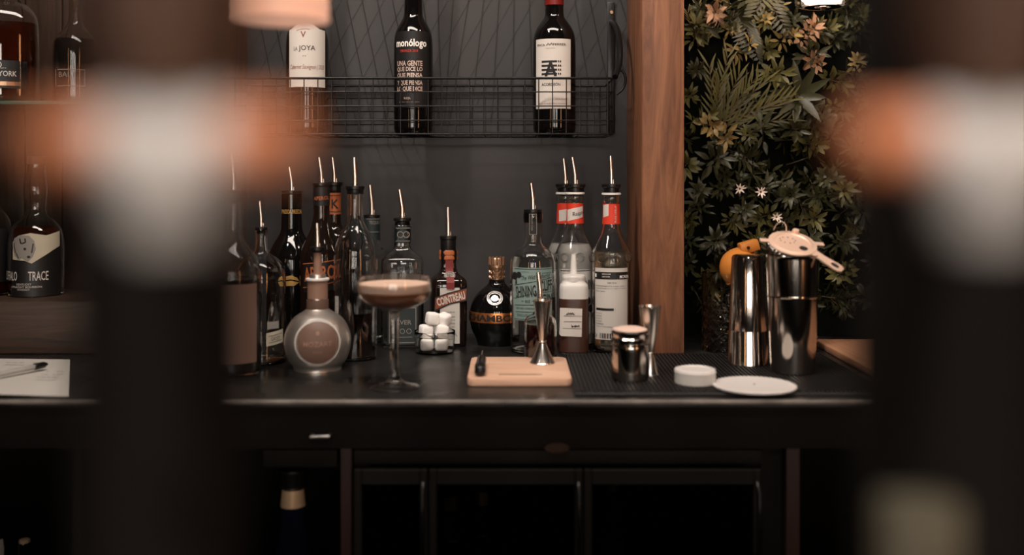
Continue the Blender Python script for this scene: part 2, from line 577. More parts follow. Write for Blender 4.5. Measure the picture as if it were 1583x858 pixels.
# ------------------------------------------------------------------ the room
def struct(name, me, m, parent=None):
    o = obj(name, me, m, parent)
    if parent is None: o['kind'] = 'structure'
    return o
WY = 2.0
struct('floor', box(-2.6, 3.2, -3.4, 2.1, -0.1, 0.0), M['floor'])
struct('ceiling', box(-2.6, 3.2, -3.4, 2.1, 2.75, 2.85), M['dark_wall'])
struct('wall_left', box(-2.7, -2.6, -3.4, 2.1, 0, 2.75), M['dark_wall'])
struct('wall_right', box(3.2, 3.3, -3.4, 2.1, 0, 2.75), M['dark_wall'])
struct('wall_back', box(-2.6, 3.2, WY, WY + 0.1, 0, 2.75), M['grey_wall'])
WIN = [(-1.05, -0.62), (-0.42, 0.01), (0.21, 0.64), (0.84, 1.27)]
bm = bmesh.new()
fx = [-2.6] + [v for w in WIN for v in w] + [3.2]
for i in range(0, len(fx), 2): add_box(bm, fx[i], fx[i + 1], -3.4, -3.3, 0, 2.75)
for a, b in WIN:
    add_box(bm, a, b, -3.4, -3.3, 0, 0.85)
    add_box(bm, a, b, -3.4, -3.3, 2.25, 2.75)
struct('wall_front', finish(bm, False), M['dark_wall'])
for i, (a, b) in enumerate(WIN):
    bm = bmesh.new()
    for q in ((a, a + .03, .85, 2.25), (b - .03, b, .85, 2.25), (a, b, .85, .88), (a, b, 2.22, 2.25), (a, b, 1.62, 1.645)):
        add_box(bm, q[0], q[1], -3.36, -3.31, q[2], q[3])
    w = struct('window_%d' % (i + 1), finish(bm, False), M['black_board'])
    obj('pane', box(a + .02, b - .02, -3.37, -3.365, .87, 2.23), M['window_light'], w)

# customer side of the bar: the ledge the camera looks over (just under the frame)
bc = struct('bar_counter', box(-2.4, 3.0, -0.42, 0.66, 0.86, CT, 0.006), M['worktop'])
obj('bar_front', box(-2.38, 2.98, -0.10, 0.60, 0.0, 0.86), M['black_board'], bc)

# wooden post between the grey wall and the planting
PX0, PX1 = X(992, 1.77), X(1058, 1.77)
struct('trim_1', box(PX0, PX1, 1.77, WY, CT, 2.75, 0.003), M['post_wood'])
struct('trim_2', box(-0.585, -0.52, 1.77, WY, CT, 2.75, 0.003), M['post_wood'])
# vertical planks of the left bay
bm = bmesh.new()
for k in range(14):
    x1 = -0.59 - k * 0.071
    add_box(bm, x1 - 0.0695, x1, WY - 0.022 - (k % 3) * .002, WY, CT, 2.75, 0.0015, 1)
struct('trim_3', finish(bm), M['panel_wood'])

# ------------------------------------------------------------------ worktop and cabinet under it
bm = bmesh.new()
add_box(bm, -1.9, 2.2, 1.4125, WY, CT - 0.010, CT)
wt = obj('worktop', finish(bm), M['worktop'])
obj('edge_trim', box(-1.9, 2.2, 1.408, 1.4124, CT - .0055, CT + .0004, .0012, 2), M['worn_edge'], wt, label='worn shiny front edge')
tag(wt, 'long worn dark stone worktop running under all the bottles', 'counter')

cab = thing('bar_cabinet', 'black open cabinet carcass below the dark worktop', 'cabinet', (0, 1.44, 0))
def cabx(px): return X(px, 1.44)
obj('apron', box(-1.85, 2.1, 0.0, .02, CT - .075, CT - .0105), M['black_board'], cab)
obj('back_panel', box(-1.85, 2.1, .50, .52, 0, CT - .0105), M['black_board'], cab)
obj('upright', box(cabx(527), cabx(543), 0.0, .5, 0.0, CT - .0755), M['red_wood'], cab, label='red-brown wooden upright')
obj('upright', box(cabx(1216), cabx(1236), 0.0, .5, 0.0, CT - .0755), M['red_wood'], cab, label='red-brown wooden upright')
obj('upright', box(cabx(1181), cabx(1214), 0.02, .5, 0.0, CT - .0755), M['black_board'], cab)
obj('upright', box(cabx(112), cabx(124), 0.0, .5, 0.0, CT - .0755), M['black_board'], cab)
SHZ = 0.50
obj('shelf', box(cabx(-150), cabx(526), 0.03, .5, SHZ - .02, SHZ), M['black_board'], cab)
dr = obj('drawer_front', box(cabx(408), cabx(522), -.004, .016, Z(722, 1.44), CT - .0765, .002), M['black_board'], cab)
obj('handle', tube([(cabx(484), -.004, Z(671, 1.44)), (cabx(484), -.016, Z(671, 1.44)), (cabx(512), -.016, Z(670, 1.44)), (cabx(512), -.004, Z(670, 1.44))], .0022), M['brushed'], dr, label='steel pull')

# drinks fridge
fr = thing('drinks_fridge', 'black undercounter drinks fridge with three glass doors', 'fridge', (0, 1.43, 0))
fx0, fx1 = X(546, 1.43), X(1178, 1.43)
ftop = CT - .0757
hz = Z(722, 1.43)
bm = bmesh.new()
add_box(bm, fx0, fx0 + .02, 0.02, .5, .02, ftop)
add_box(bm, fx1 - .02, fx1, 0.02, .5, .02, ftop)
add_box(bm, fx0, fx1, 0.48, .5, .02, ftop)
add_box(bm, fx0, fx1, 0.02, .5, ftop - .02, ftop)
add_box(bm, fx0, fx1, 0.02, .5, 0.0, .06)
obj('body', finish(bm, False), M['black_board'], fr)
hd = obj('header_panel', box(fx0, fx1, 0.0, .02, hz + .003, ftop, .003), M['black_board'], fr)
bm = bmesh.new()
add_lathe(bm, [(0, .002), (X(880, 1.43) - X(861, 1.43), .002), (X(880, 1.43) - X(861, 1.43) + .001, 0), (0, 0)], 32,
          mtx=Matrix.Translation((X(861, 1.43), -.0005, Z(692, 1.43))) @ Matrix.Rotation(PI / 2, 4, 'X') @ Matrix.Scale(.42, 4, (0, 1, 0)))
obj('badge', finish(bm, True, 30, False), M['bronze'], hd, label='oval bronze badge')
obj('shelf', box(fx0 + .02, fx1 - .02, .04, .46, .572, .58), M['black_wire'], fr)
dx = [fx0, X(662, 1.43), X(902, 1.43), X(1178, 1.43)]
for a, b in zip(dx, dx[1:]):
    bm = bmesh.new()
    z0, z1 = .07, hz - .003
    a += .001; b -= .001
    fw = .011
    for q in ((a, a + fw, z0, z1), (b - fw, b, z0, z1), (a + fw, b - fw, z0, z0 + fw * 2), (a + fw, b - fw, z1 - fw * 2, z1)):
        add_box(bm, q[0], q[1], -.002, .016, q[2], q[3], .0015, 1)
    d_ = obj('door', finish(bm), M['black_board'], fr)
    obj('pane', box(a + fw, b - fw, .004, .009, z0 + 2 * fw, z1 - 2 * fw), M['door_glass'], d_)
    obj('handle', tube([(b - .006, -.002, .70), (b - .006, -.016, .71), (b - .006, -.016, .79), (b - .006, -.002, .80)], .003), M['black_wire'], d_)

# ------------------------------------------------------------------ left bay: riser, glass shelf
rs = obj('shelf_riser', box(-1.6, -0.60, 1.77, WY - .03, CT, 1.012, .003), M['riser_wood'])
tag(rs, 'low brown wooden riser on the worktop under the bourbon bottles', 'shelf')
GS = CZ + .127
gs = thing('glass_shelf', 'clear glass shelf with green edge on the plank wall', 'shelf', (0, 0, 0))
obj('pane', box(-1.6, -0.60, 1.75, WY - .03, GS - .006, GS, .001, 1), M['green_glass'], gs)
for x in (-1.15, -.66):
    obj('bracket', box(x - .006, x + .006, 1.86, WY - .02, GS - .014, GS - .0062), M['steel'], gs)

# ------------------------------------------------------------------ thin lines on the grey wall
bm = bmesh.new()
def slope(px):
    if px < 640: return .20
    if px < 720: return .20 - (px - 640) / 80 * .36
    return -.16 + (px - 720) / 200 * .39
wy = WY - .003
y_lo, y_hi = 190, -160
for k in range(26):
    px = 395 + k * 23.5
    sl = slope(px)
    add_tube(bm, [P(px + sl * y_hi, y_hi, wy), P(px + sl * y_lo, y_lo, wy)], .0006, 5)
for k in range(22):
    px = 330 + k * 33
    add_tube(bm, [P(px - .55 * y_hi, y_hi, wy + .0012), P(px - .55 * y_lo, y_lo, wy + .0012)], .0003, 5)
nt_ = thing('wire_netting', 'slanting dark wire netting stretched over the grey wall', 'wire netting', (0, 0, 0))  # lines drawn as slim dark tubes just off the wall
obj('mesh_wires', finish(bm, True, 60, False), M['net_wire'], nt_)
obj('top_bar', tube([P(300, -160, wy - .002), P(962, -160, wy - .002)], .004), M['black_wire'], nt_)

# ------------------------------------------------------------------ wire basket shelf
BF, BB = 1.83, WY - .014
bx0, bx1 = X(335, BF), X(948, BF)
bzt, bzb = Z(121, BF), Z(207, BF)
bk = thing('wire_basket', 'long black wire basket shelf on the grey wall', 'basket', (0, 0, 0))
bm = bmesh.new()
def loop(z, r, n=8):
    c = .012
    pts = [(bx0 + c, BF, z), (bx1 - c, BF, z), (bx1 - c * .3, BF + c * .3, z), (bx1, BF + c, z), (bx1, BB, z), (bx0, BB, z), (bx0, BF + c, z), (bx0 + c * .3, BF + c * .3, z)]
    add_tube(bm, pts, r, n, closed=True)
loop(bzt, .0022)
obj('rim', finish(bm, True, 60, False), M['black_wire'], bk)
bm = bmesh.new()
for yy in (142, 164, 186): loop(Z(yy, BF), .0011, 6)
loop(bzb, .0016, 6)
k = 0
x = bx0 + .008
while x < bx1 - .004:
    add_tube(bm, [(x, BF, bzt), (x, BF, bzb), (x, BB, bzb), (x, BB, bzt)], .0011, 5)
    x += .0248
    k += 1
for yy in (.03, .06, .09, .12):
    add_tube(bm, [(bx0, BF + yy, bzb), (bx1, BF + yy, bzb)], .0011, 5)
    for xx in (bx0, bx1): add_tube(bm, [(xx, BF + yy, bzb), (xx, BF + yy, bzt)], .0011, 5)
obj('wire_grid', finish(bm, True, 60, False), M['black_wire'], bk)
for q in (945, 348):
    sg = 1 if q > 700 else -1
    st = obj('strap', box(X(q - 5.5, 1.985), X(q + 6.5, 1.985), WY - .006, WY, Z(206, 1.985), Z(2, 1.985), .0015, 2), M['black_plastic'], bk)
    bm = bmesh.new()
    add_lathe(bm, [(0, .002), (.0030, .002), (.0042, 0), (0, 0)], 16, mtx=Matrix.Translation((X(q + 1, 1.985), WY - .006, Z(18, 1.985))) @ Matrix.Rotation(PI / 2, 4, 'X'))
    obj('screw', finish(bm, True, 30, False), M['dull_gold'], st, label='brass screw')
    pts = [P(q, 34, WY - .005), P(q + 6 * sg, 38, 1.96), P(q + 11 * sg, 52, 1.92), P(q + 14 * sg, 75, 1.89), P(q + 13 * sg, 100, 1.87), P(q + 6 * sg, 119, 1.845)]
    obj('bracket_arm', tube(chaikin([tuple(p) for p in pts], 2), .0055, 12), M['black_wire'], bk)
    pts = [P(q + 14 * sg, 108, 1.90), P(q + 20 * sg, 112, 1.90), P(q + 23 * sg, 125, 1.90), P(q + 18 * sg, 138, 1.90), P(q + 8 * sg, 146, 1.90)]
    obj('hook', tube(chaikin([tuple(p) for p in pts], 2), .0024, 8), M['black_wire'], bk)
BS = bzb + .0017

def handwrite(dec, x0, x1, y, amp, w, seed):
    r = random.Random(seed)
    pts = []
    n = 26
    for i in range(n):
        t = i / (n - 1)
        pts.append((x0 + (x1 - x0) * t + r.uniform(-1, 1), y + amp * math.sin(i * 2.1 + r.random()) * r.uniform(.3, 1)))
    return dec.line(pts, w)

def wine(label, px, hw, glass='wine_glass', d=1.90, top=-84, foil='red_foil', foil_y=6):
    b = Bottle('wine_bottle', label, 'wine bottle', px, d,
               [(13, top), (14, top + 4), (14, top + 12), (12.5, top + 14), (13.5, -10), (14, 18), (15, 27), (hw * .72, 38), (hw * .95, 52), (hw, 72), (hw, 110), (hw, 190), (hw, 202), (hw - 4, 206)],
               BS, glass, solid=True, group='wine bottles in the wire basket')
    b.sleeve('foil', M[foil], top + 1, foil_y, .0009)
    return b
# left: cream label with an arched top
b = wine('wine bottle with cream arched label and dark serif lettering', 475, 32.5, 'dark_glass', foil='black_label', foil_y=-20)
L = b.decal().poly([(444, 137), (506, 137), (506, 50), (494, 48.5), (480, 40), (463, 40), (450, 48.5), (444, 50)]).build('label', M['paper'], eps=.0005)
b.decal().text('LA', 455, 461, 76, 82).text('JOYA', 462, 487, 74, 84, .008).build('lettering', M['ink'], L, .0009)
dd = b.decal().text('Cabernet Sauvignon | 2020', 447, 503, 103, 112, 0, .35).text('v', 465, 473, 53, 62)
dd.line([(459, 52), (465, 50), (472, 49), (479, 50)], .8)
dd.text('..', 468, 473, 89.5, 91)
dd.build('script_lettering', M['brown_ink'], L, .0009)
# middle: black label
b = wine('wine bottle with black label and silver lettering', 639, 30, foil='black_label', foil_y=-10)
L = b.decal().poly([(607, 168), (667, 168), (667, 52), (607, 52)]).build('label', M['black_label'], eps=.0005)
b.decal().text('mon\u00f3logo', 610, 660, 64, 79, .028).build('title_lettering', M['white_ink'], L, .0010)
b.decal().text('CRIANZA 2018', 618, 646, 80, 84, .004).build('red_lettering', M['red_ink'], L, .0010)
dd = b.decal()
for i, s in enumerate(('UNA GENTE', 'QUE DICE LO', 'QUE PIENSA', 'Y QUE PIENSA', 'LO QUE DICE')):
    dd.text(s, 612, 653, 97 + i * 9.3 + (2 if i > 2 else 0), 105 + i * 9.3 + (2 if i > 2 else 0), .022)
dd.text('RIOJA', 625, 635, 152.5, 157, .004).text('un vino para la gente', 616, 648, 159, 160.5)
dd.build('slogan_lettering', M['rose_ink'], L, .0010)
# right: white label with a striped A
b = wine('wine bottle with red foil neck and striped letter logo label', 857, 33, foil='red_foil', foil_y=9)
L = b.decal().poly([(824.5, 170), (884.5, 170), (884.5, 64), (824.5, 64)]).build('label', M['paper'], eps=.0005)
dd = b.decal().text('FINCA', 830, 844, 71.5, 75, .004).text('FERRER', 855, 875, 71, 74.5, .004).line([(845, 74.5), (848, 71), (850, 74), (853, 70.5), (854, 74)], .9)
for i in range(4):
    y = 97 + i * 6.3
    dd.rect(837, 861, y, y + 3).rect(862.3, 864, y, y + 3).rect(865, 867, y, y + 3)
dd.text('A', 842, 861, 98, 121, .035)
dd.text('ACORDE\u00d3N', 837, 866, 130, 135.5, .012)
dd.build('lettering', M['ink'], L, .0010)
b.decal().text('argentina', 843, 858, 77.5, 79.5).text('2018 MALBEC', 858, 879, 154, 156.5).text('wine of argentina mendoza', 831, 878, 161, 163.5).build('small_lettering', M['brown_ink'], L, .0010)

# ------------------------------------------------------------------ bottles on the worktop
# far left dark-label bottle, half behind the near tap
b = Bottle('spirit_bottle', 'clear bottle with brownish panel label at the far left of the worktop row', 'bottle', 362, 1.60,
           [(12, 300), (13, 304), (12, 312), (12, 350), (16, 372), (34, 395), (41, 415), (42, 440), (42, 565), (39, 577)], liquid='cola', level=430)
L = b.decal().rect(330, 400, 436, 556).build('label', M['tan_dark'])
b.pourer(238, 296, 12, -2)
# clear bottle with small pale labels
b = Bottle('spirit_bottle', 'clear bottle with two small pale labels left of the round silver bottle', 'bottle', 404, 1.695,
           [(9, 352), (10, 356), (9, 362), (9, 378), (12, 392), (28, 402), (36, 415), (38, 432), (38, 545), (38, 556), (34, 563)], liquid='water', level=520)
b.decal().rect(412, 431, 493, 504).build('label', M['grey_ink'])
L = b.decal().poly([(410, 530), (440, 526), (440, 506), (410, 510)]).build('label', M['beige'])
dd = b.decal()
dd.line([(413, 515), (437, 512)], .8).line([(414, 525), (437, 522)], .8).text('GAYET', 417, 433, 516, 522)
dd.build('lettering', M['ink'], L, .001)
b.pourer(311, 353, 7, -1.5, collar_y=361, tube_px=2.8)
# passion fruit liqueur
b = Bottle('liqueur_bottle', 'black liqueur bottle with gold lettering behind the clear bottle', 'bottle', 451, 1.87,
           [(15, 299), (15.5, 302), (15.5, 345), (17, 360), (27, 375), (35, 392), (37, 410), (37, 510), (36, 526), (33, 532)], glass='black_glass', solid=True)
dd = b.decal().text('PASSOA PASSOA', 436, 466, 322.5, 329.5, .01)
dd.text('PASSO\u00c3', 431, 471, 442, 455, .02)
dd.build('lettering', M['gold_ink'], eps=.0008)
b.decal().poly([(436, 430), (441, 424), (451, 422), (459, 426), (462, 431), (450, 428)]).poly([(436, 432), (450, 430), (462, 433), (455, 438), (442, 438)]).build('fruit_emblem', M['gold_ink'], eps=.0008)
b.pourer(258, 297, 13, -2.5, collar_y=300, flange=16, tube_px=3)
# aperitif
b = Bottle('aperitif_bottle', 'dark red aperitif bottle with slanting orange lettering', 'bottle', 497, 1.79,
           [(11, 290), (12, 293), (12, 322), (14, 345), (21, 365), (30, 382), (33, 398), (33, 520), (32, 538), (29, 544)], glass='dark_glass', solid=True)
b.sleeve('neck_band', M['black_label'], 288, 318, .0008)
L = b.decal().poly([(466, 450), (528, 444), (528, 400), (466, 408)]).build('label', M['black_label'])
dd = b.decal().text('APEROL', 468, 526, 408, 430, .02, .08, .10)
dd.line([(466, 406), (497, 402.5), (526, 399)], 1.3).line([(466, 442), (497, 437), (526, 431)], 1.2)
dd.build('lettering', M['orange_ink'], L, .001)
b.decal().text('APEROL', 485, 509, 303, 309, .01, 0, .08).build('neck_lettering', M['orange_ink'], eps=.0016)
b.pourer(243, 285, 11, -2.5, collar_y=293, tube_px=3)
# tall dark bottle with an amber neck label
b = Bottle('spirit_bottle', 'tall dark bottle with amber neck label at the back beside the aperitif', 'bottle', 517, 1.94,
           [(9, 288), (10, 292), (9.5, 300), (9.5, 340), (12, 352), (21, 362), (24, 376), (24.5, 500), (24, 518), (22, 522)], glass='dark_glass', solid=True)
b.sleeve('neck_label', M['orange_seal'], 298, 331, .0008)
b.decal().line([(509, 302), (527, 302)], 1).line([(509, 327), (527, 327)], 1).text('K', 513, 523, 308, 322, .02).build('lettering', M['ink'], eps=.0016)
b.pourer(243, 284, 10, -2, collar_y=296, tube_px=3)
# round silver bottle with a medallion
d = 1.64
b = Bottle('liqueur_bottle', 'round silver bottle with brown medallion in front of the dark bottles', 'bottle', 491, d,
           [(12, 424), (13, 430), (13, 462), (14, 474), (20, 480), (36, 489), (47, 505), (52, 525), (49, 545), (43, 558), (37, 564), (37, 571)], glass='silver_coat', solid=True, n=64)
b.ring('neck_seal', M['tan'], [(15.5, 433), (15.5, 460), (15.5, 461)])
b.ring('neck_ring', M['tan_dark'], [(17, 463), (17, 481), (16.5, 482)])
b.ring('stopper_disc', M['white_plastic'], [(17, 429.5), (18, 430.5), (18, 432.5), (17, 433.5)], label='white stopper disc')
L = b.decal().disc(491, 523, 30.5, 31.5, 40).build('medallion', M['tan_dark'], eps=.0016, vstep=.004)
b.decal().ring(491, 523, 33.5, 34.5, 3.2, 40).build('medallion_rim', M['paper_grey'], L, eps=.0022, vstep=.004)
b.decal().text('MOZART', 470, 512, 520, 528, .004).text('GOLD', 484, 498, 534, 538).disc(491, 508, 2.6, 3.2, 12).build('lettering', M['tan'], L, eps=.0024, vstep=.004)
b.ring('cork', M['tan'], [(5, 388), (6, 389), (6, 418), (6, 430)])
b.pourer(345, 384, 9, -.5, collar_y=390, tube_px=3.4)
# big clear bottle half full of dark liqueur
b = Bottle('infusion_bottle', 'large clear unlabelled bottle half full of dark liquid beside the cocktail', 'bottle', 549, 1.73,
           [(12, 292), (13, 296), (12, 302), (12, 330), (14, 345), (22, 358), (30, 376), (33, 400), (33.5, 430), (33.5, 545), (33, 552), (29, 556)], liquid='cola', level=482)
b.decal().rect(517, 526, 455, 491).build('label', M['paper_grey'])
b.decal().line([(520, 462), (524, 462)], .8).line([(520, 470), (524, 470)], .8).line([(520, 478), (523, 478)], .8).build('lettering', M['grey_ink'], eps=.0011)
b.pourer(243, 290, 13, -1, collar_y=300, flange=14.5, tube_px=4.2)
# two tequila bottles
b = Bottle('tequila_bottle', 'clear tequila bottle with teal neck label behind the large clear bottle', 'bottle', 575, 1.93,
           [(11, 336), (12, 340), (12, 372), (15, 384), (27, 390), (31, 400), (31, 500), (30, 516), (27, 522)], liquid='water', level=430)
b.sleeve('neck_label', M['teal_dark'], 336, 371, .0008)
b.decal().text('TEQUILA', 571, 589, 341, 347, .01).line([(566, 338), (588, 338)], .8).line([(566, 358), (588, 358)], .8).build('lettering', M['grey_ink'], eps=.0016)
b.pourer(286, 334, 10, -2, collar_y=338)
b = Bottle('tequila_bottle', 'broad clear tequila bottle with dark label behind the coupe glass', 'bottle', 622, 1.86,
           [(11, 343), (12, 346), (12, 376), (13, 384), (22, 392), (32, 400), (33, 410), (33, 500), (33, 526), (30, 533)], liquid='water', level=420, sq=4.0, flat=True, squash=.8)
b.sleeve('neck_label', M['teal_dark'], 349, 375, .0016)
b.decal().ring(619, 362, 5, 5, 1).ring(628, 362, 5, 5, 1).line([(612, 352), (634, 352)], .8).line([(612, 372), (634, 372)], .8).build('neck_lettering', M['grey_ink'], eps=.0018)
L = b.decal().rect(600, 645, 470, 528).build('label', M['teal_dark'])
dd = b.decal().frame(602, 643, 472, 526, 1.2).text('SILVER', 606, 636, 491, 498, .02).ring(612, 508, 4, 4, 1).ring(622, 508, 4, 4, 1).ring(632, 508, 4, 4, 1).line([(607, 517), (637, 517)], 1)
dd.build('lettering', M['grey_ink'], L, .001)
b.pourer(293, 339, 11, -3, collar_y=348, tube_px=4)
# orange liqueur in a square brown bottle
b = Bottle('liqueur_bottle', 'square brown liqueur bottle with slanted orange banner and red ribbon', 'bottle', 693, 1.87,
           [(12, 386), (12.5, 388), (12.5, 400), (11, 404), (12, 416), (16, 424), (25, 429), (28, 438), (27.5, 450), (27, 530), (25, 534)], glass='dark_glass', solid=True, sq=5.0, flat=True, n=48, turn=.12)
b.ring('neck_seal', M['orange_seal'], [(13.4, 386), (14.4, 388), (14.4, 393), (13.6, 394), (14.4, 396), (14.4, 400), (12.5, 401)])
rb = b.decal().rect(687, 699, 400, 444)
b.flat = True
def on_front(dec, name, m, yoff, parent):
    """put a flat decal at a fixed distance in front of the bottle axis"""
    me = bpy.data.meshes.new(name)
    me.from_pydata([(u, -yoff, z) for u, z in dec.v], [], dec.f)
    return obj(name, me, m, parent)
fy = b.w(27) + .0005
bm = bmesh.new()
zz = [(b.z(400), b.w(12.4)), (b.z(410), b.w(12.2)), (b.z(417), b.w(13.2)), (b.z(424), b.w(18)), (b.z(429), b.w(24.5)), (b.z(434), b.w(28.2)), (b.z(444), b.w(28.3))]
vs = [[bm.verts.new((sx * b.w(6), -(yy + .0012), z)) for sx in (-1, 1)] for z, yy in zz]
for p, q in zip(vs, vs[1:]): bm.faces.new((p[0], p[1], q[1], q[0]))
obj('ribbon', finish(bm), M['wine_ribbon'], b.root)
L = on_front(b.decal().rect(677, 707, 442, 527), 'label', M['paper_grey'], fy + .0008, b.root)
dd = b.decal()
for i, y in enumerate((478, 485, 490, 495, 500, 505)): dd.text(('LIQUEUR', 'LE SOUVERAIN', 'DES LIQUEURS', 'ORANGE', 'TRIPLE SEC', 'DEPUIS 1849')[i], 684, 700, y, y + 2.4)
dd.line([(682, 516), (686, 511), (693, 513), (700, 511), (703, 516)], .8)
on_front(dd, 'small_lettering', M['ink'], fy + .0012, L)
bn = on_front(b.decal().poly([(668, 478), (669, 456), (690, 449), (719, 442), (718, 462), (692, 467)]), 'banner', M['ink'], fy + .0016, b.root)
on_front(b.decal().poly([(669.5, 474.5), (670.5, 457.5), (690, 451), (717.5, 444), (716.5, 460.5), (692, 465)]), 'banner_field', M['orange_banner'], fy + .0020, bn)
on_front(b.decal().text('COINTREAU', 671.5, 715.5, 452, 464.5, .03, 0, .24), 'lettering', M['paper'], fy + .0024, bn)
md = on_front(b.decal().disc(692.5, 424, 8.5, 6), 'medallion', M['paper'], b.w(21.5), b.root)
on_front(b.decal().text('ego', 688, 697, 421, 427).ring(692.5, 424, 7.6, 5.2, .6), 'lettering', M['ink'], b.w(21.5) + .0005, md)
b.pourer(320, 367, 12, -.5, collar_y=387, flange=13, tube_px=3.6)
# round black liqueur bottle with gold crown
b = Bottle('liqueur_bottle', 'round black liqueur bottle with gold crown cap and gold band', 'bottle', 768, 1.88,
           [(11, 400), (11, 420), (11, 432), (14, 440), (28, 450), (39, 466), (43, 486), (40, 508), (32, 522), (30, 531)], glass='black_glass', solid=True, n=56)
bm = bmesh.new()
add_lathe(bm, [(0, b.z(398)), (b.w(10), b.z(398)), (b.w(11.5), b.z(400)), (b.w(11.5), b.z(409)), (b.w(12.2), b.z(411)), (b.w(12.2), b.z(414)), (b.w(11.4), b.z(416)), (b.w(11.4), b.z(434)), (0, b.z(434))], 36)
for k in range(12):
    a = 2 * PI * k / 12
    add_tube(bm, [(b.w(11.4) * math.sin(a), -b.w(11.4) * math.cos(a), b.z(409)), (b.w(11.6) * math.sin(a), -b.w(11.6) * math.cos(a), b.z(397))], [b.w(2), b.w(1.1)], 6)
    for y0 in (418, 426):
        a2 = a + PI / 12
        add_tube(bm, [(b.w(11.5) * math.sin(a), -b.w(11.5) * math.cos(a), b.z(y0)), (b.w(11.5) * math.sin(a2), -b.w(11.5) * math.cos(a2), b.z(y0 + 4)), (b.w(11.5) * math.sin(a + PI / 6), -b.w(11.5) * math.cos(a + PI / 6), b.z(y0))], b.w(.8), 5)
obj('crown_cap', finish(bm, True, 40, False), M['dull_gold'], b.root)
L = b.decal().ring(765, 457, 12, 10, 1.6).ring(765, 457, 9.4, 7.8, 1).disc(765, 457, 5.5, 4.5, 8).build('medallion', M['brushed'], eps=.0012, vstep=.004)
bd = b.sleeve('gold_band', M['gold_band'], 479, 494, .0012)
b.decal().text('CHAMBORD', 715, 815, 481.5, 491.5, .03).build('lettering', M['ink'], bd, eps=.0020, step=.003, vstep=.004)
# gin
b = Bottle('gin_bottle', 'clear gin bottle with big teal label behind the cutting board', 'bottle', 824, 1.80,
           [(14, 327), (15, 330), (15, 340), (14, 344), (14, 374), (17, 380), (28, 388), (34, 398), (35.5, 412), (35.5, 530), (35, 541), (31, 546)], liquid='water', level=396, n=52)
L = b.decal().rect(791, 857, 411, 491).build('label', M['teal'], eps=.0006)
dd = b.decal().text('SHINING', 796, 829, 438, 456, .02, 0, .10).text('CLIFF', 833, 855, 430, 446, .02, 0, .10).text('GIN', 835, 855, 451, 463, .03)
dd.text('The Wild Gathering', 806, 852, 421, 430, 0, .3, .10).text('distilled in', 806, 818, 416, 418).text('small batches', 836, 853, 417, 420)
dd.disc(797, 424, 6, 6).disc(803, 422, 4.5, 5).disc(793, 427, 3.4, 3.4).poly([(797, 436), (801, 436), (800, 428), (798, 428)])
dd.frame(792.5, 855.5, 412.5, 489.5, .8)
dd.line([(793, 458), (824, 450), (855, 447)], .8).line([(793, 438), (824, 432), (855, 426)], .8).line([(793, 468), (855, 466)], .8).line([(795, 478), (853, 477)], .7)
dd.text('DRY GIN LONDON', 797, 826, 471, 474).text('ENGLISH PEAK WATER', 799, 850, 481, 485)
dd.text('~ est ~', 806, 826, 459, 464)
dd.build('lettering', M['ink'], L, .0011)
L = b.decal().poly([(818, 330), (830, 330), (830, 360), (827, 363), (821, 363), (818, 360)]).build('neck_label', M['black_label'], eps=.0006)
b.decal().frame(818.5, 829.5, 330, 362, .8).text('WILD GATHER', 811, 834, 343, 346, 0, 0, PI / 2).build('lettering', M['grey_ink'], L, .0011)
b.pourer(283, 326, 13, -2, collar_y=344, flange=14.5, tube_px=3.8)
# small dark bitters bottle behind the jigger
b = Bottle('bitters_bottle', 'dark red spirit bottle hidden behind the jigger with spout showing', 'bottle', 835, 1.69,
           [(9, 470), (9.5, 472), (9, 478), (10, 484), (20, 488), (25, 496), (25.5, 510), (25.5, 548), (25, 556), (22, 560)], liquid='dark_red', level=500)
b.pourer(421, 466, 8, -2, collar_y=476, tube_px=4.2)
# three syrup bottles
def syrup_bottle(label, px, d, dy, liq, lev, turn=0.0):
    b = Bottle('syrup_bottle', label, 'syrup bottle', px, d,
               [(12, 301 + dy), (13, 303 + dy), (13, 309 + dy), (12, 311 + dy), (13, 345 + dy), (15, 358 + dy), (22, 372 + dy), (28, 384 + dy), (30, 390 + dy), (29, 396 + dy), (30, 404 + dy), (29.5, 412 + dy),
                (29.5, 480), (29.5, 525), (27, 270 + (CZ - CT) * F / d)], liquid=liq, level=lev, group='syrup bottles by the post', n=48)
    b.sleeve('neck_label', M['red_label'], 314 + dy, 345 + dy, .0008)
    b.ring('washer', M['white_plastic'], [(13.5, 297 + dy), (15, 297.5 + dy), (15, 300 + dy), (13.5, 300.5 + dy)], label='white ring under the pourer')
    bm = bmesh.new()
    for k in range(8):
        a = 2 * PI * k / 8 + .25
        r = b.w(29.6)
        m = Matrix.Rotation(a, 4, 'Z') @ Matrix.Translation((0, -r, b.z(396.5 + dy))) @ Matrix.Rotation(PI / 2, 4, 'X')
        pts = [m @ Vector((b.w(6.5) * math.cos(2 * PI * i / 16), b.w(6.5) * math.sin(2 * PI * i / 16), 0)) for i in range(16)]
        add_tube(bm, pts, b.w(1.3), 6, closed=True)
    obj('embossed_rings', finish(bm, True, 60, False), M['glass'], b.root)
    return b
b = syrup_bottle('syrup bottle with raspberry neck label behind the squeeze bottle', 889, 1.86, 0, 'milky', 377)
b.decal().poly([(876, 342), (902, 335), (902, 318), (876, 324)]).build('neck_panel', M['paper'], eps=.0015)
b.decal().text('Raspberry', 884, 912, 325, 333, .004, .3, .2).build('neck_lettering', M['ink'], eps=.0020)
L = b.decal().rect(862, 916, 414, 512).build('label', M['paper_grey'])
b.decal().text('MONIN', 893, 917, 430, 445, .03).line([(864, 416), (914, 416)], 1).disc(908, 462, 6, 6).disc(912, 474, 5, 6).disc(906, 484, 5, 5).build('lettering', M['ink'], L, .0011)
b.pourer(243, 287, 13.5, -3, collar_y=302, tube_px=3.6)
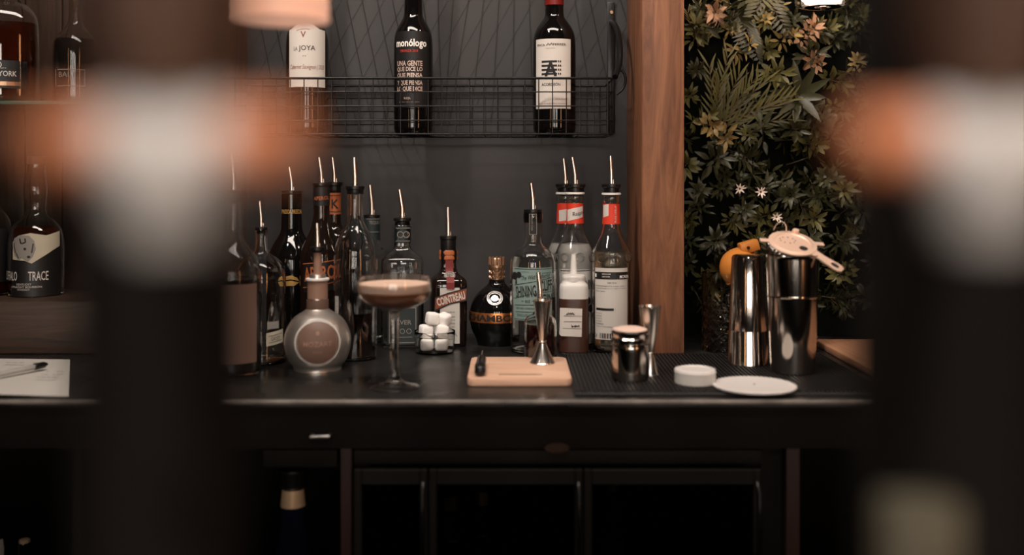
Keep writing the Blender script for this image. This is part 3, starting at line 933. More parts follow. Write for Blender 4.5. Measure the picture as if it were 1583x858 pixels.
b = syrup_bottle('cloudy syrup bottle half hidden behind the raspberry one', 874, 1.94, 0, 'milky', 376)
b.decal().poly([(864, 342), (886, 338), (886, 321), (864, 325)]).build('neck_panel', M['paper'], eps=.0015)
b.decal().rect(848, 900, 414, 505).build('label', M['paper_grey'])
b.pourer(245, 287, 12.5, -2, collar_y=302, tube_px=3.2)
b = syrup_bottle('clear syrup bottle with white back label next to the wooden post', 945, 1.80, 1, 'straw', 388)
b.decal().poly([(932, 336), (942, 333), (942, 315), (932, 317)]).build('neck_panel', M['paper'], eps=.0015)
b.decal().text('PURE SYRUP', 938, 964, 329, 332, 0, 0, PI / 2).build('neck_lettering', M['paper'], eps=.0016)
L = b.decal().rect(917, 973, 412, 521).build('label', M['paper_grey'])
hd_ = b.decal().rect(917.5, 972.5, 418, 429).rect(920, 949, 473, 476.5)
hd_.build('header_band', M['black_label'], L, .0010)
b.decal().text('MONIN', 956, 972, 422.5, 427.5, .01).text('SUCRE DE CANNE', 931, 944, 420, 422).text('CANE SUGAR', 931, 943, 424, 426).rect(921, 924, 421, 426).build('header_lettering', M['white_ink'], L, .0015)
dd = b.decal().text('Sugar Syrup', 939, 953, 432.5, 435.5, .004).text('INGREDIENTS sugar water', 920, 968, 438.5, 440.5).text('Ingredientes azucar agua zucchero', 920, 970, 442, 444).text('Zutaten Zucker', 920, 937, 446, 448)
for y in (480, 484, 488, 492): dd.text('nutrition' if y % 8 else 'energy kj', 921, 932, y, y + 1.8)
dd.text('STORAGE', 921, 934, 496, 498, .01).text('keep in a dry place', 921, 946, 500, 502)
x = 928
rr = random.Random(3)
while x < 947:
    w_ = rr.choice((.7, 1.1, 1.6))
    dd.rect(x, x + w_, 511, 519)
    x += w_ + rr.choice((.7, 1.2))
dd.ring(921.5, 515, 2.6, 3, .9)
dd.build('lettering', M['ink'], L, .0012)
b.pourer(241, 287, 12.5, -1, collar_y=303, tube_px=3.4)
# squeeze bottle
b = Bottle('squeeze_bottle', 'milky squeeze bottle of brown syrup with handwritten paper label', 'squeeze bottle', 887, 1.79,
           [(17, 425), (18, 428), (17, 433), (19, 437), (22, 440), (22.5, 450), (22.5, 530), (22.5, 541), (20, 544)], glass='frost', liquid=None, sq=3.2, flat=True, solid=True)
b.ring('nozzle_cap', M['frost'], [(3.4, 393), (4, 396), (5.4, 420), (6.5, 423.5), (17, 425), (18.5, 427), (18.5, 434), (17, 436)], label='white cone nozzle')
pr = [(b.w(22.9), b.z(460)), (b.w(23), b.z(462)), (b.w(23), b.z(541)), (b.w(20.6), b.z(543.5))]
obj('syrup_fill', lathe([(0, pr[0][1])] + pr + [(0, pr[-1][1])], 44, 3.2), M['syrup'], b.root, label='brown syrup level')
L = on_front(b.decal().poly([(865, 513), (868, 516), (899, 517), (900, 474), (866, 473)]), 'label', M['paper'], b.w(23) + .0008, b.root)
dd = b.decal().line([(872, 485), (899, 485.5)], .6).line([(872, 494), (899, 494)], .6).line([(870, 504), (899, 504.5)], .6)
handwrite(dd, 876, 888, 482, 2.4, .9, 1)
handwrite(dd, 883, 895, 501, 2.6, .9, 5)
on_front(dd, 'handwriting', M['ink'], b.w(23) + .0013, L)

# ------------------------------------------------------------------ left bay bottles
def on_riser(px): return px
b = Bottle('bourbon_bottle', 'rounded dark bourbon bottle with torn label of a buffalo head', 'whiskey bottle', 56, 1.87,
           [(12, 246), (13, 249), (12.5, 254), (13, 262), (17, 285), (18, 298), (14, 318), (16, 332), (28, 342), (37, 354), (40.5, 372), (41, 400), (40, 440), (39, 456)], surf=1.012, liquid='bourbon', level=350)
b.ring('cork_cap', M['tan_dark'], [(12, 241), (13.5, 243), (13.5, 252), (12.5, 254)])
L = b.decal().poly([(17, 454), (95, 454), (95, 372), (78, 384), (60, 396), (44, 402), (17, 399)]).build('black_label', M['black_label'])
T = b.decal().poly([(20, 398), (40, 400), (50, 404), (62, 396), (80, 385), (93, 379), (93, 356), (70, 362), (48, 358), (30, 362), (20, 372)]).build('torn_label', M['beige'], eps=.0010)
dd = b.decal().poly([(24, 366), (34, 361), (47, 362), (54, 370), (56, 382), (52, 394), (45, 402), (40, 398), (36, 396), (32, 400), (25, 392), (21, 380)])
dd.build('animal_head', M['grey_ink'], T, .0014)
b.decal().line([(34, 366), (36, 374), (42, 372), (41, 366)], 2.0).disc(41, 382, 2, 2).disc(46, 394, 2.4, 2).line([(26, 372), (29, 388), (33, 396)], 1.5).line([(52, 374), (50, 388)], 1.6).build('animal_lines', M['ink'], T, .0018)
b.decal().text('BUFFALO', 5, 36, 416, 430, .01).text('TRACE', 45, 73, 416, 430, .01).text('KENTUCKY', 28, 50, 434, 437).text('STRAIGHT BOURBON', 18, 64, 438, 441).text('WHISKEY', 29, 48, 442, 445).build('lettering', M['paper_grey'], L, .0012)
b = Bottle('whiskey_bottle', 'dark whiskey bottle cut off by the left frame edge beside the bourbon', 'whiskey bottle', -24, 1.87,
           [(12, 240), (13, 244), (12, 250), (14, 300), (20, 320), (34, 334), (38.5, 348), (38.5, 440), (37, 456)], surf=1.012, liquid='bourbon', level=420)
b.ring('cap', M['black_plastic'], [(13, 236), (14, 238), (14, 254), (13, 256)])
b.decal().rect(-52, 12, 352, 434).build('label', M['black_label'])
b = Bottle('whiskey_bottle', 'amber whiskey bottle with black label on the glass shelf', 'whiskey bottle', 10, 1.83,
           [(15, -60), (17, -56), (17, -30), (15, -24), (15, -12), (18, 2), (32, 10), (42, 22), (46.5, 40), (46.5, 140), (46, 154), (43, 160)], surf=GS, liquid='bourbon', level=38, sq=3.2, n=52)
b.ring('cork_cap', M['black_plastic'], [(16, -74), (18, -72), (18, -46), (17, -44)])
L = b.decal().poly([(-34, 140), (38, 140), (38, 98), (-34, 98)]).build('label', M['black_label'], eps=.0034)
b.decal().text('NEW', -22, -4, 114, 122, .006).text('YORK', 0, 23, 114, 122, .006).text('straight', -6, 10, 109, 111).ring(-2, 105, 6, 6, 1.2).line([(-2, 101), (-2, 109)], 1).build('lettering', M['paper_grey'], L, .0040)
b.decal().rect(-14, 28, 130, 136).build('gold_strip', M['dull_gold'], L, .0040)
b = Bottle('whiskey_bottle', 'faint dark bottle on the glass shelf right of the amber one', 'whiskey bottle', 117, 1.84,
           [(10, -30), (11, -26), (10, -20), (10, 30), (14, 42), (24, 52), (32, 66), (33, 80), (33, 150), (31, 158)], surf=GS, liquid='cola', level=62)
b.ring('cap', M['black_plastic'], [(10, -36), (11.5, -34), (11.5, -14), (10, -12)])
L = b.decal().frame(89, 130, 110, 136, 1.2).build('label', M['grey_ink'])
b.decal().text('BALT', 92, 118, 114, 122, .004).build('lettering', M['grey_ink'], L, .0010)

# ------------------------------------------------------------------ papers and pen
bm = bmesh.new()
q0 = [P(-70, 600, D(600)), P(14, 556, D(556)), P(117, 560, D(560)), P(104, 612, D(612)), P(-60, 622, D(619.5))]
def sheet(corners, dz, wave):
    a, b_, c, d_ = [Vector(v) for v in corners]
    n = 14
    g = []
    for i in range(n + 1):
        row = []
        for j in range(n + 1):
            s, t = i / n, j / n
            p = a.lerp(b_, s).lerp(d_.lerp(c, s), t)
            z = CT + dz + wave * (math.sin(s * 3.2 + 1) * .5 + .5) * (.35 + .65 * t * t) * (1 if t > .05 else .6)
            row.append(bm.verts.new((p.x, p.y, z)))
        g.append(row)
    lo = [[bm.verts.new((v.co.x, v.co.y, v.co.z - .0009)) for v in r] for r in g]
    for i in range(n):
        for j in range(n):
            bm.faces.new((g[i][j], g[i + 1][j], g[i + 1][j + 1], g[i][j + 1]))
            bm.faces.new((lo[i][j], lo[i][j + 1], lo[i + 1][j + 1], lo[i + 1][j]))
    ring = [(i, 0) for i in range(n)] + [(n, j) for j in range(n)] + [(i, n) for i in range(n, 0, -1)] + [(0, j) for j in range(n, 0, -1)]
    for (i, j), (k, l) in zip(ring, ring[1:] + ring[:1]):
        bm.faces.new((g[i][j], g[k][l], lo[k][l], lo[i][j]))
yb, yf = D(556), 1.425
sheet([(X(-60, yb), yb, 0), (X(110, yb), yb - .005, 0), (X(103, yf), yf + .005, 0), (X(-90, yf), yf, 0)], .0012, .004)
pp = tag(obj('paper_sheet', finish(bm, True, 60, False), M['paper_grey']), 'white paper sheet with curling edge at the left of the worktop', 'paper')
bm = bmesh.new()
rr = random.Random(11)
for (x0, x1, y) in ((62, 92, 586), (55, 96, 590), (8, 60, 567), (70, 98, 581)):
    n = 5
    p0 = [P(x0 + (x1 - x0) * i / n, y, D(y)) for i in range(n + 1)]
    for i in range(n):
        if rr.random() < .75:
            a, c = p0[i], p0[i].lerp(p0[i + 1], .75)
            vv = [bm.verts.new((v.x, v.y + dy, CT + .0064)) for v, dy in ((a, 0), (c, 0), (c, .004), (a, .004))]
            bm.faces.new(vv)
obj('writing', finish(bm, False, weld=False), M['grey_ink'], pp)
pa, pb = P(-12, 592, D(592)), P(73, 573, D(573))
pa.z = pb.z = CT + .0105
pen = thing('ballpoint_pen', 'clear ballpoint pen with black cap lying on the paper', 'pen', pa.lerp(pb, .5))
def lp(t): return tuple(pa.lerp(pb, t) - pa.lerp(pb, .5))
obj('barrel', tube([lp(0), lp(.02), lp(.74)], [.003, .0042, .0042], 10), M['pen_clear'], pen)
cp = obj('cap', tube([lp(.74), lp(.76), lp(.93), lp(1.0)], [.0042, .0054, .0050, .0020], 10), M['black_plastic'], pen)
obj('clip', tube([tuple(Vector(lp(.78)) + Vector((0, -.006, .002))), tuple(Vector(lp(.60)) + Vector((0, -.006, .002)))], .0011, 6), M['black_plastic'], cp)

# ------------------------------------------------------------------ coupe cocktail
d = 1.495
root = thing('coupe_glass', 'coupe glass of brown foamy cocktail near the worktop edge', 'cocktail', (X(610, d), d, CT))
def zc(y): return Z(y, d) - CT
def wc(p): return p / F * d
bowl = [(55.5, 429), (57, 436), (57.5, 446), (55, 456), (47, 466), (30, 474), (11, 479)]
stem = [(7.5, 484), (6.5, 495), (6.3, 530), (6.8, 565), (8, 580), (11, 588), (20, 593), (37, 596.8), (38.5, 597.6), (38.5, 598.5)]
o_ = [(wc(a), zc(y)) for a, y in chaikin(bowl + stem, 2)]
o_ = [(r, max(z, 0)) for r, z in o_] + [(wc(37.5), 0.0), (wc(36), .0006), (wc(20), zc(595.2)), (wc(8), zc(592)), (0, zc(591.5))]
i_ = [(wc(a - 1.2), zc(y - .2)) for a, y in chaikin(bowl, 2)][::-1]
i_ = [(0, i_[0][1] + .0006)] + i_
obj('glass_body', lathe(i_ + o_, 56), M['glass'], root)
dr_ = [(wc(a - 1.5), zc(y - .6)) for a, y in chaikin(bowl, 2)]
fo = [q for q in dr_ if q[1] <= zc(438)]
lq = [q for q in fo if q[1] <= zc(450)]
rf = lambda z: min((abs(q[1] - z), q[0]) for q in dr_)[1]
zt, zm = zc(438), zc(450)
obj('drink', lathe([(0, zm - .0002), (rf(zm) - .0003, zm - .0002)] + lq + [(0, lq[-1][1] + .0004)], 56), M['coffee'], root, label='brown coffee cocktail')
obj('foam', lathe([(0, zt), (rf(zt) - .0004, zt)] + [q for q in fo if q[1] > zm] + [(rf(zm) - .0003, zm), (0, zm)], 56), M['foam'], root, label='pale foam on top')

# ------------------------------------------------------------------ sugar cubes in a ribbed glass
d = 1.79
root = thing('glass_bowl', 'small ribbed glass bowl holding sugar cubes', 'bowl', (X(672, d), d, CT))
bm = bmesh.new()
n = 60
def ribbed(prof, ribs):
    rings = []
    for r, z in prof:
        rings.append([bm.verts.new(((r + (.0006 * (k % 2) if ribs else 0)) * math.cos(2 * PI * k / n), (r + (.0006 * (k % 2) if ribs else 0)) * math.sin(2 * PI * k / n), z)) for k in range(n)])
    for a, b_ in zip(rings, rings[1:]):
        for k in range(n): bm.faces.new((a[k], a[(k + 1) % n], b_[(k + 1) % n], b_[k]))
    return rings
def wj(p): return p / F * d
a1 = ribbed([(wj(27), 0), (wj(29.5), .002), (wj(31), .030)], True)
a2 = ribbed([(wj(31.5), .0305), (wj(31.8), .037), (wj(31.4), .0382), (wj(30.9), .0375), (wj(30.2), .030), (wj(28.4), .003)], False)
for k in range(n): bm.faces.new((a1[-1][k], a1[-1][(k + 1) % n], a2[0][(k + 1) % n], a2[0][k]))
bm.faces.new(a1[0][::-1])
bm.faces.new(a2[-1])
obj('glass_body', finish(bm, True, 50, False), M['glass'], root)
cube = box(-.0108, .0108, -.0108, .0108, -.0108, .0108, .005, 3)
cube.materials.append(M['sugar'])
S0 = (X(672, d), d, CT)
spots = [(-.0125, -.0125, .0165, .0), (.0125, -.0125, .0165, .12), (-.0125, .0125, .0165, .1), (.0125, .0125, .0165, .0),
         (-.0150, -.006, .0385, .5), (.0135, -.010, .0385, .25), (.002, .0135, .0385, .7), (-.004, -.004, .0600, .4), (.0165, .001, .0575, .9)]
for k, (x, y, z, a) in enumerate(spots):
    o = bpy.data.objects.new('sugar_cube', cube)
    COL.objects.link(o)
    o.location = (S0[0] + x, S0[1] + y, S0[2] + z)
    o.rotation_euler = (.0 if z < .03 else a * .5 - .2, .0 if z < .03 else .35 - a * .6, a)
    lab = 'rounded white sugar cube inside the ribbed glass bowl'
    if k == 7: lab = 'topmost white sugar cube tilted on the heap'
    if k == 8: lab = 'white sugar cube on the right of the heap top'
    tag(o, lab, 'sugar cube', 'sugar cubes in the glass bowl')

# ------------------------------------------------------------------ cutting board, knife, jigger
bd = thing('cutting_board', 'small pale wooden cutting board on the worktop', 'cutting board', (X(803, 1.5), 1.588, CT))
bm = bmesh.new()
add_box(bm, -.0775, .0775, -.090, .090, .0006, .012)
vert_e = [e for e in bm.edges if abs(e.verts[0].co.z - e.verts[1].co.z) > .005]
bmesh.ops.bevel(bm, geom=vert_e, offset=.012, segments=5, affect='EDGES', profile=.5)
ed = [e for e in bm.edges if abs(e.verts[0].co.z - e.verts[1].co.z) < 1e-5 and len(e.link_faces) == 2 and e.calc_face_angle(0) > .8]
bmesh.ops.bevel(bm, geom=ed, offset=.0015, segments=2, affect='EDGES', profile=.5)
obj('board', finish(bm), M['board_wood'], bd)
obj('hole_slot', box(X(771, 1.53) - X(803, 1.5), X(838, 1.53) - X(803, 1.5), 1.528 - 1.588, 1.5325 - 1.588, .0118, .0122), M['bronze'], bd, label='dark slot line')
kx = X(742, 1.56)
kn = thing('paring_knife', 'black-handled small knife lying on the left of the board', 'knife', (kx, 1.575, CT + .012), 0.03)
bm = bmesh.new()
pts = [(-.000, -.065, .008), (0, -.062, .008), (0, -.03, .009), (.001, 0, .0095), (.002, .030, .0095), (.002, .035, .009)]
add_tube(bm, pts, [.005, .0085, .0085, .0075, .0072, .005], 12)
for v in bm.verts: v.co.z = max(.0004, v.co.z)
obj('handle', finish(bm, True, 50, False), M['black_plastic'], kn)
bm = bmesh.new()
pr = [(.002, .034, .0150), (.0035, .075, .0155), (.0020, .105, .006), (.0012, .075, .0015), (.001, .034, .0025)]
va = [bm.verts.new((x - .0005, y, z)) for x, y, z in pr]
vb = [bm.verts.new((x + .0009, y, z)) for x, y, z in pr]
bm.faces.new(va); bm.faces.new(vb[::-1])
for i in range(5): bm.faces.new((va[i], vb[i], vb[(i + 1) % 5], va[(i + 1) % 5]))
obj('blade', finish(bm, False), M['brushed'], kn)

def jigger(label, px, d, surf, top, waist, base, rt, rw, rb):
    root = thing('jigger', label, 'jigger', (X(px, d), d, surf), group='steel jiggers')
    s = d / F
    zt, zw = Z(top, d) - surf, Z(waist, d) - surf
    th = .0008
    up = [(rt * s + .0012, zt - .001), (rt * s + .0012, zt), (rt * s, zt + .0004), (rt * s - th, zt), (rw * s - th, zw + .004), (0, zw + .003)]
    upo = [(rw * s, zw + .002), (rt * s * .80, zt - (zt - zw) * .35), (rt * s, zt - .0012), (rt * s + .0012, zt - .001)]
    obj('large_cup', lathe([(0, zw + .0012)] + upo + up[1:], 48), M['steel'], root)
    lo = [(0, zw - .001), (rw * s, zw - .001), (rw * s * 1.2, zw - .004), (rb * s * .98, .003), (rb * s + .001, .0012), (rb * s + .001, 0), (rb * s - .0004, 0), (rw * s * .9, zw - .006), (0, zw - .006)]
    obj('small_cup', lathe(lo, 48), M['steel'], root)
    pts = [(rw * s * math.cos(2 * PI * k / 24), rw * s * math.sin(2 * PI * k / 24), zw + .0005) for k in range(24)]
    obj('collar', tube(pts, .0016, 8, True), M['steel'], root)
    return root
jigger('tall steel jigger standing on the cutting board', 838.5, 1.622, CT + .0122, 464, 528, 562, 14, 5, 18.5)

# ------------------------------------------------------------------ rubber bar mat
mx0, mx1, my0, my1 = .088, .53, 1.437, 1.752
mt = thing('bar_mat', 'ribbed black rubber bar mat on the right half of worktop', 'bar mat', (0, 0, CT))
obj('base_sheet', box(mx0, mx1, my0, my1, .0003, .0035, .001, 1), M['rubber'], mt)
bm = bmesh.new()
x = mx0 + .004
while x < mx1 - .003:
    add_box(bm, x, x + .0032, my0 + .006, my1 - .004, .0034, .006)
    x += .0062
obj('ribs', finish(bm, False), M['rubber'], mt)
MS = CT + .006

# powder shaker
d = 1.525
root = thing('powder_shaker', 'short steel shaker with pale domed lid on the bar mat', 'shaker', (X(974, d), d, MS))
s = d / F
def zs(y): return Z(y, d) - MS
obj('body', lathe([(0, 0)] + chaikin([(26 * s, 0), (28.5 * s, .001), (29 * s, .006), (29 * s, zs(545)), (29 * s, zs(532)), (27.5 * s, zs(530)), (27.5 * s, zs(529))], 1) + [(0, zs(529))], 48), M['tin'], root)
ld = obj('lid', lathe([(0, zs(529))] + [(28 * s, zs(529)), (29.5 * s, zs(528)), (29.5 * s, zs(522)), (28 * s, zs(520)), (29 * s, zs(518)), (29 * s, zs(512)), (27 * s, zs(510)), (0, zs(510))], 48), M['tin'], root)
obj('mesh_top', lathe([(0, zs(510) + .0002), (26.5 * s, zs(510) + .0002), (26 * s, zs(508)), (18 * s, zs(505.5)), (0, zs(504.5))], 48), M['cocoa'], ld, label='pale powdery dome')
jigger('tall steel jigger behind the short shaker on the mat', 1005, 1.56, MS, 473, 546, 578, 16.5, 6, 13)
# white tub
d = 1.497
root = thing('plastic_tub', 'small round white plastic tub at the front of the mat', 'tub', (X(1074.5, d), d, MS))
s = d / F
def zs(y): return Z(y, d) - MS
h = zs(569)
obj('body', lathe([(0, 0), (29 * s, 0), (31.5 * s, .001), (31.5 * s, h - .006), (30 * s, h - .005), (0, h - .005)], 48), M['frost'], root)
obj('lid', lathe([(0, h - .0049), (31.6 * s, h - .0058), (32.2 * s, h - .005), (31 * s, h - .001), (27 * s, h), (26 * s, h - .0015), (0, h - .0015)], 48), M['white_plastic'], root)
# white disc
d = 1.47
s = d / F
root = thing('plastic_disc', 'flat white round plastic disc lying on the mat', 'disc', (X(1166, d), d, MS))
obj('disc', lathe([(0, 0), (60 * s, 0), (63.5 * s, .001), (64 * s, .003), (62 * s, .004), (59 * s, .0036), (0, .0036)], 56), M['white_plastic'], root)
obj('centre_dot', lathe([(0, .0036), (2.2 * s, .0036), (2 * s, .0042), (0, .0042)], 16), M['grey_ink'], root, label='small grey centre dot')

# ------------------------------------------------------------------ shaker tins, strainer, mixing glasses
d = 1.653
s = d / F
root = thing('shaker_tin', 'upside-down steel shaker tin next to the cut glass', 'shaker tin', (X(1156, d), d, MS))
def zs(y): return Z(y, d) - MS
t = zs(394)
obj('tin_body', lathe([(0, t), (20 * s, t), (23 * s, t - .001), (24.5 * s, t - .005), (29 * s, zs(508)), (28.8 * s, zs(510)), (29.4 * s, zs(512)), (31.5 * s, .004), (32 * s, .002), (32 * s, 0), (31 * s, 0), (30.6 * s, .003), (0, .02)], 56), M['tin'], root)
d = 1.584
s = d / F
root = thing('shaker_tin', 'larger upright steel shaker tin under the strainer', 'shaker tin', (X(1225, d), d, MS))
t = zs(393) if False else Z(393, d) - MS
zb = Z(457, d) - MS
RT = 39.5 * s
obj('tin_body', lathe([(0, 0), (30 * s, 0), (33 * s, .001), (34 * s, .005), (37.9 * s, zb - .0024), (38 * s, zb - .0014), (38.5 * s, zb), (38.1 * s, zb + .0014), (38.15 * s, zb + .0024), (40 * s, t - .006), (40.1 * s, t - .003), (41 * s, t - .001), (40.5 * s, t), (39.5 * s, t - .001), (36.5 * s, zb), (32.5 * s, .006), (0, .004)], 56), M['tin'], root)
T0 = Vector((X(1225, d), d, MS + t))
# Hawthorne strainer tilted on the rim
st = thing('cocktail_strainer', 'steel cocktail strainer with slotted handle on the tall tin', 'strainer', T0 + Vector((0, 0, .0165)))
st.rotation_euler = (math.radians(27), math.radians(4), 0)
R = .037
bm = bmesh.new()
prof = [(0, .0009), (R * .72, .0009), (R * .76, .0022), (R * .80, .0022), (R * .84, .0012), (R, .0012), (R, -.0004), (R * .8, -.0004), (0, -.0006)]
add_lathe(bm, prof, 48)
for sg in (-1, 1):
    add_box(bm, sg * R * .93 - .0, sg * (R + .013), -.0045 + .004, .0045 + .004, -.0004, .0011, .0003, 1) if sg > 0 else add_box(bm, -(R + .013), -R * .93, -.0045 + .004, .0045 + .004, -.0004, .0011, .0003, 1)
obj('plate', finish(bm, True, 35, False), M['strainer'], st)
obj('plate_hole', lathe([(0, .0011), (.0065, .0011), (.0065, .0014), (0, .0014)], 24, mtx=Matrix.Translation((.014, -.014, 0))), M['ink'], st, label='dark round opening')
bm = bmesh.new()
for k in range(9):
    a = 2 * PI * k / 9
    add_lathe(bm, [(0, .0012), (.0011, .0012), (.0011, .0014), (0, .0014)], 10, mtx=Matrix.Translation((-.006 + .012 * math.cos(a), .008 + .009 * math.sin(a), 0)))
obj('drain_holes', finish(bm, False, weld=False), M['bronze'], st)
a = math.radians(-38)
hm = Matrix.Translation((R * .80 * math.cos(a), R * .80 * math.sin(a), 0)) @ Matrix.Rotation(a, 4, 'Z') @ Matrix.Rotation(math.radians(12), 4, 'Y')
bm = bmesh.new()
n = 20
def strip(ws, z0, z1):
    tops = []
    for (x, w) in ws: tops.append([bm.verts.new((x, yy, zz)) for yy, zz in ((-w, z0), (-w, z1), (w, z1), (w, z0))])
    for p, q in zip(tops, tops[1:]):
        for k in range(4): bm.faces.new((p[k], p[(k + 1) % 4], q[(k + 1) % 4], q[k]))
    bm.faces.new(tops[0][::-1]); bm.faces.new(tops[-1])
strip([(0, .011), (.008, .0085), (.02, .0075), (.035, .0085), (.046, .0095), (.052, .0085), (.056, .005)], -.0005, .0016)
bm.transform(hm)
hd = obj('handle', finish(bm, True, 35, False), M['strainer'], st)
obj('handle_slot', lathe([(0, .0017), (.0045, .0017), (.0045, .0020), (0, .0020)], 20, mtx=hm @ Matrix.Translation((.043, 0, 0)) @ Matrix.Scale(1.5, 4, (1, 0, 0))), M['ink'], hd, label='dark hanging slot')
pts = [(-.013 + .010 * math.cos(PI * k / 12), R - .002 , .002 + .017 * math.sin(PI * k / 12)) for k in range(13)]
obj('wire_loop', tube(pts, .0012, 8), M['steel'], st)
obj('thumb_tab', lathe([(0, .001), (.0055, .001), (.006, .003), (.005, .006), (0, .0068)], 20, mtx=Matrix.Translation((.012, R - .003, 0))), M['strainer'], st)
bm = bmesh.new()
pts = []
for k in range(221):
    tt = k / 220
    aa = math.radians(-150 + 300 * tt) + PI * 1.5 - PI / 2 - PI / 2
    w_ = 2 * PI * 26 * tt
    rr_ = R * .97 + .0040 * math.cos(w_)
    pts.append((rr_ * math.cos(aa - PI / 2 + PI / 2), rr_ * math.sin(aa), -.0052 + .0040 * math.sin(w_)))
add_tube(bm, pts, .0010, 6)
obj('spring', finish(bm, True, 60, False), M['steel'], st)

def mixing_glass(label, px, d, top):
    root = thing('mixing_glass', label, 'glass', (X(px, d), d, CT), group='cut crystal glasses behind the tins')
    r = .0445
    h = Z(top, d) - CT
    bm = bmesh.new()
    n, m = 96, 64
    rings = []
    for j in range(m + 1):
        z = h * j / m
        row = []
        for k in range(n):
            a = 2 * PI * k / n
            cut = 0
            if z < h * .62:
                u, v = a * 12 / (2 * PI), z / .019
                f1 = abs(((u + v) % 1) - .5) * 2
                f2 = abs(((u - v) % 1) - .5) * 2
                cut = .0022 * max(0, 1 - 2.6 * min(f1, f2))
            rad = r - cut - (.002 if j == 0 else 0)
            row.append(bm.verts.new((rad * math.cos(a), rad * math.sin(a), z)))
        rings.append(row)
    inn = [[bm.verts.new(((r - .0042) * math.cos(2 * PI * k / n), (r - .0042) * math.sin(2 * PI * k / n), z)) for k in range(n)] for z in (h, .012)]
    rings += inn
    for p, q in zip(rings, rings[1:]):
        for k in range(n): bm.faces.new((p[k], p[(k + 1) % n], q[(k + 1) % n], q[k]))
    bm.faces.new(rings[0][::-1]); bm.faces.new(rings[-1])
    obj('glass_body', finish(bm, True, 25, False), M['glass'], root)
    return root
mixing_glass('cut crystal glass between the wooden post and the upside-down tin', 1124, 1.812, 421)
mixing_glass('cut crystal glass behind the tall tin with the strainer', 1224, 1.812, 428)
# citrus squeezer standing in the first glass
d = 1.812
s = d / F
sq = thing('citrus_squeezer', 'orange enamel citrus squeezer standing in the cut glass', 'squeezer', (X(1124, d), d, CT + .0125))
def zq(y): return Z(y, d) - CT - .0125
cx = (1146 - 1124) * s
rb_ = 31 * s
pf = [(rb_ * math.sin(PI / 2 * i / 10), -rb_ * math.cos(PI / 2 * i / 10)) for i in range(11)]
pf2 = [((rb_ - .003) * math.sin(PI / 2 * i / 10), -(rb_ - .003) * math.cos(PI / 2 * i / 10)) for i in range(10, -1, -1)]
tilt = Matrix.Translation((cx - .002, .004, zq(414))) @ Matrix.Rotation(math.radians(38), 4, 'Y') @ Matrix.Rotation(math.radians(20), 4, 'X')
obj('bowl', lathe(pf + [(rb_ + .002, 0), (rb_ + .002, .003)] + pf2[0:1] + pf2[1:], 40, mtx=tilt @ Matrix.Rotation(PI / 2, 4, 'Y')), M['squeezer'], sq)
hm = Matrix.Translation((cx + 11 * s, -.002, zq(381))) @ Matrix.Rotation(math.radians(-16), 4, 'Y')
obj('hinge_lug', box(-.017, .017, -.013, .013, -.010, .010, .003, 2, hm), M['squeezer'], sq)
obj('hinge_pin', tube([tuple(hm @ Vector((-.004, -.016, 0))), tuple(hm @ Vector((-.004, .016, 0)))], .0028, 10), M['bronze'], sq)
obj('handle', tube(chaikin([(cx + .004, .006, zq(425)), (cx + .006, .004, zq(470)), (.012, 0, .03), (.010, 0, .007)], 2), .0062, 10), M['squeezer'], sq)
# wooden ledge board on the right
lb = obj('wooden_board', box(.552, .98, 1.50, 1.86, CT + .0004, CT + .012, .002), M['ledge_wood'])
tag(lb, 'pale brown wooden board at the right end of the worktop', 'board')

# ------------------------------------------------------------------ bottles below the worktop
d = 1.51
b = Bottle('stoppered_bottle', 'dark blue bottle with gold collar standing under the worktop', 'bottle', 453, d,
           [(15, 752), (16, 756), (18, 780), (20, 800), (23, 830), (30, 870), (34, 900), (35, 930), (35, 270 + (CZ - SHZ) * F / d)], surf=SHZ, glass='blue_glass', solid=True)
b.sleeve('gold_collar', M['gold_foil'], 755, 781, .0010)
cp = b.ring('stopper', M['black_plastic'], [(22, 725), (24, 728), (24, 748), (20, 752), (15, 753)])
b.ring('stopper_ring', M['steel'], [(22, 723), (23.5, 724), (23.5, 726), (22, 727)], cp)
d = 1.62
b = Bottle('cellar_bottle', 'dark bottle with gold-topped cap low in the left cabinet corner', 'bottle', 38, d,
           [(9, 838), (10, 841), (10, 870), (14, 890), (26, 915), (28, 940), (28, 270 + (CZ - SHZ) * F / d)], surf=SHZ, glass='black_glass', solid=True)
b.ring('cap', M['gold_foil'], [(6, 833), (8, 834), (8.5, 840), (8.5, 850), (8, 852)])
b = Bottle('cellar_bottle', 'dark bottle with pale label at the left frame edge under the worktop', 'bottle', -24, d,
           [(10, 720), (11, 724), (11, 760), (16, 790), (30, 815), (32, 840), (32, 270 + (CZ - SHZ) * F / d)], surf=SHZ, glass='blue_glass', solid=True)
b.decal().poly([(-48, 930), (2, 930), (7, 846), (4, 830), (-48, 830)]).build('label', M['paper_grey'])
# bottles inside the fridge
for k, (px, y, gl, lab) in enumerate(((697, 765, 'bourbon', 'dim amber-capped bottle inside the fridge left of centre'), (745, 757, 'dark_glass', 'dim foil-topped bottle inside the fridge beside the amber-capped one'),
                             (948, 735, 'black_glass', 'dim slim bottle behind the right fridge door'))):
    d = 1.58
    b = Bottle('fridge_bottle', lab, 'bottle', px, d, [(8, y), (9, y + 3), (9, y + 25), (12, y + 40), (26, y + 62), (28, y + 85), (28, 270 + (CZ - .58) * F / d)], surf=.5802, glass='dark_glass', solid=True)
    b.sleeve('foil', M['gold_foil' if k < 2 else 'brushed'], y + 1, y + 22, .0008)
    b.decal().rect(px - 20, px + 20, y + 88, y + 120).build('label', M['tan_dark'])

# ------------------------------------------------------------------ plant wall
pl = struct('wall_planting', box(PX1 + .001, 1.25, WY - .03, WY, CT, 2.2), M['moss'])

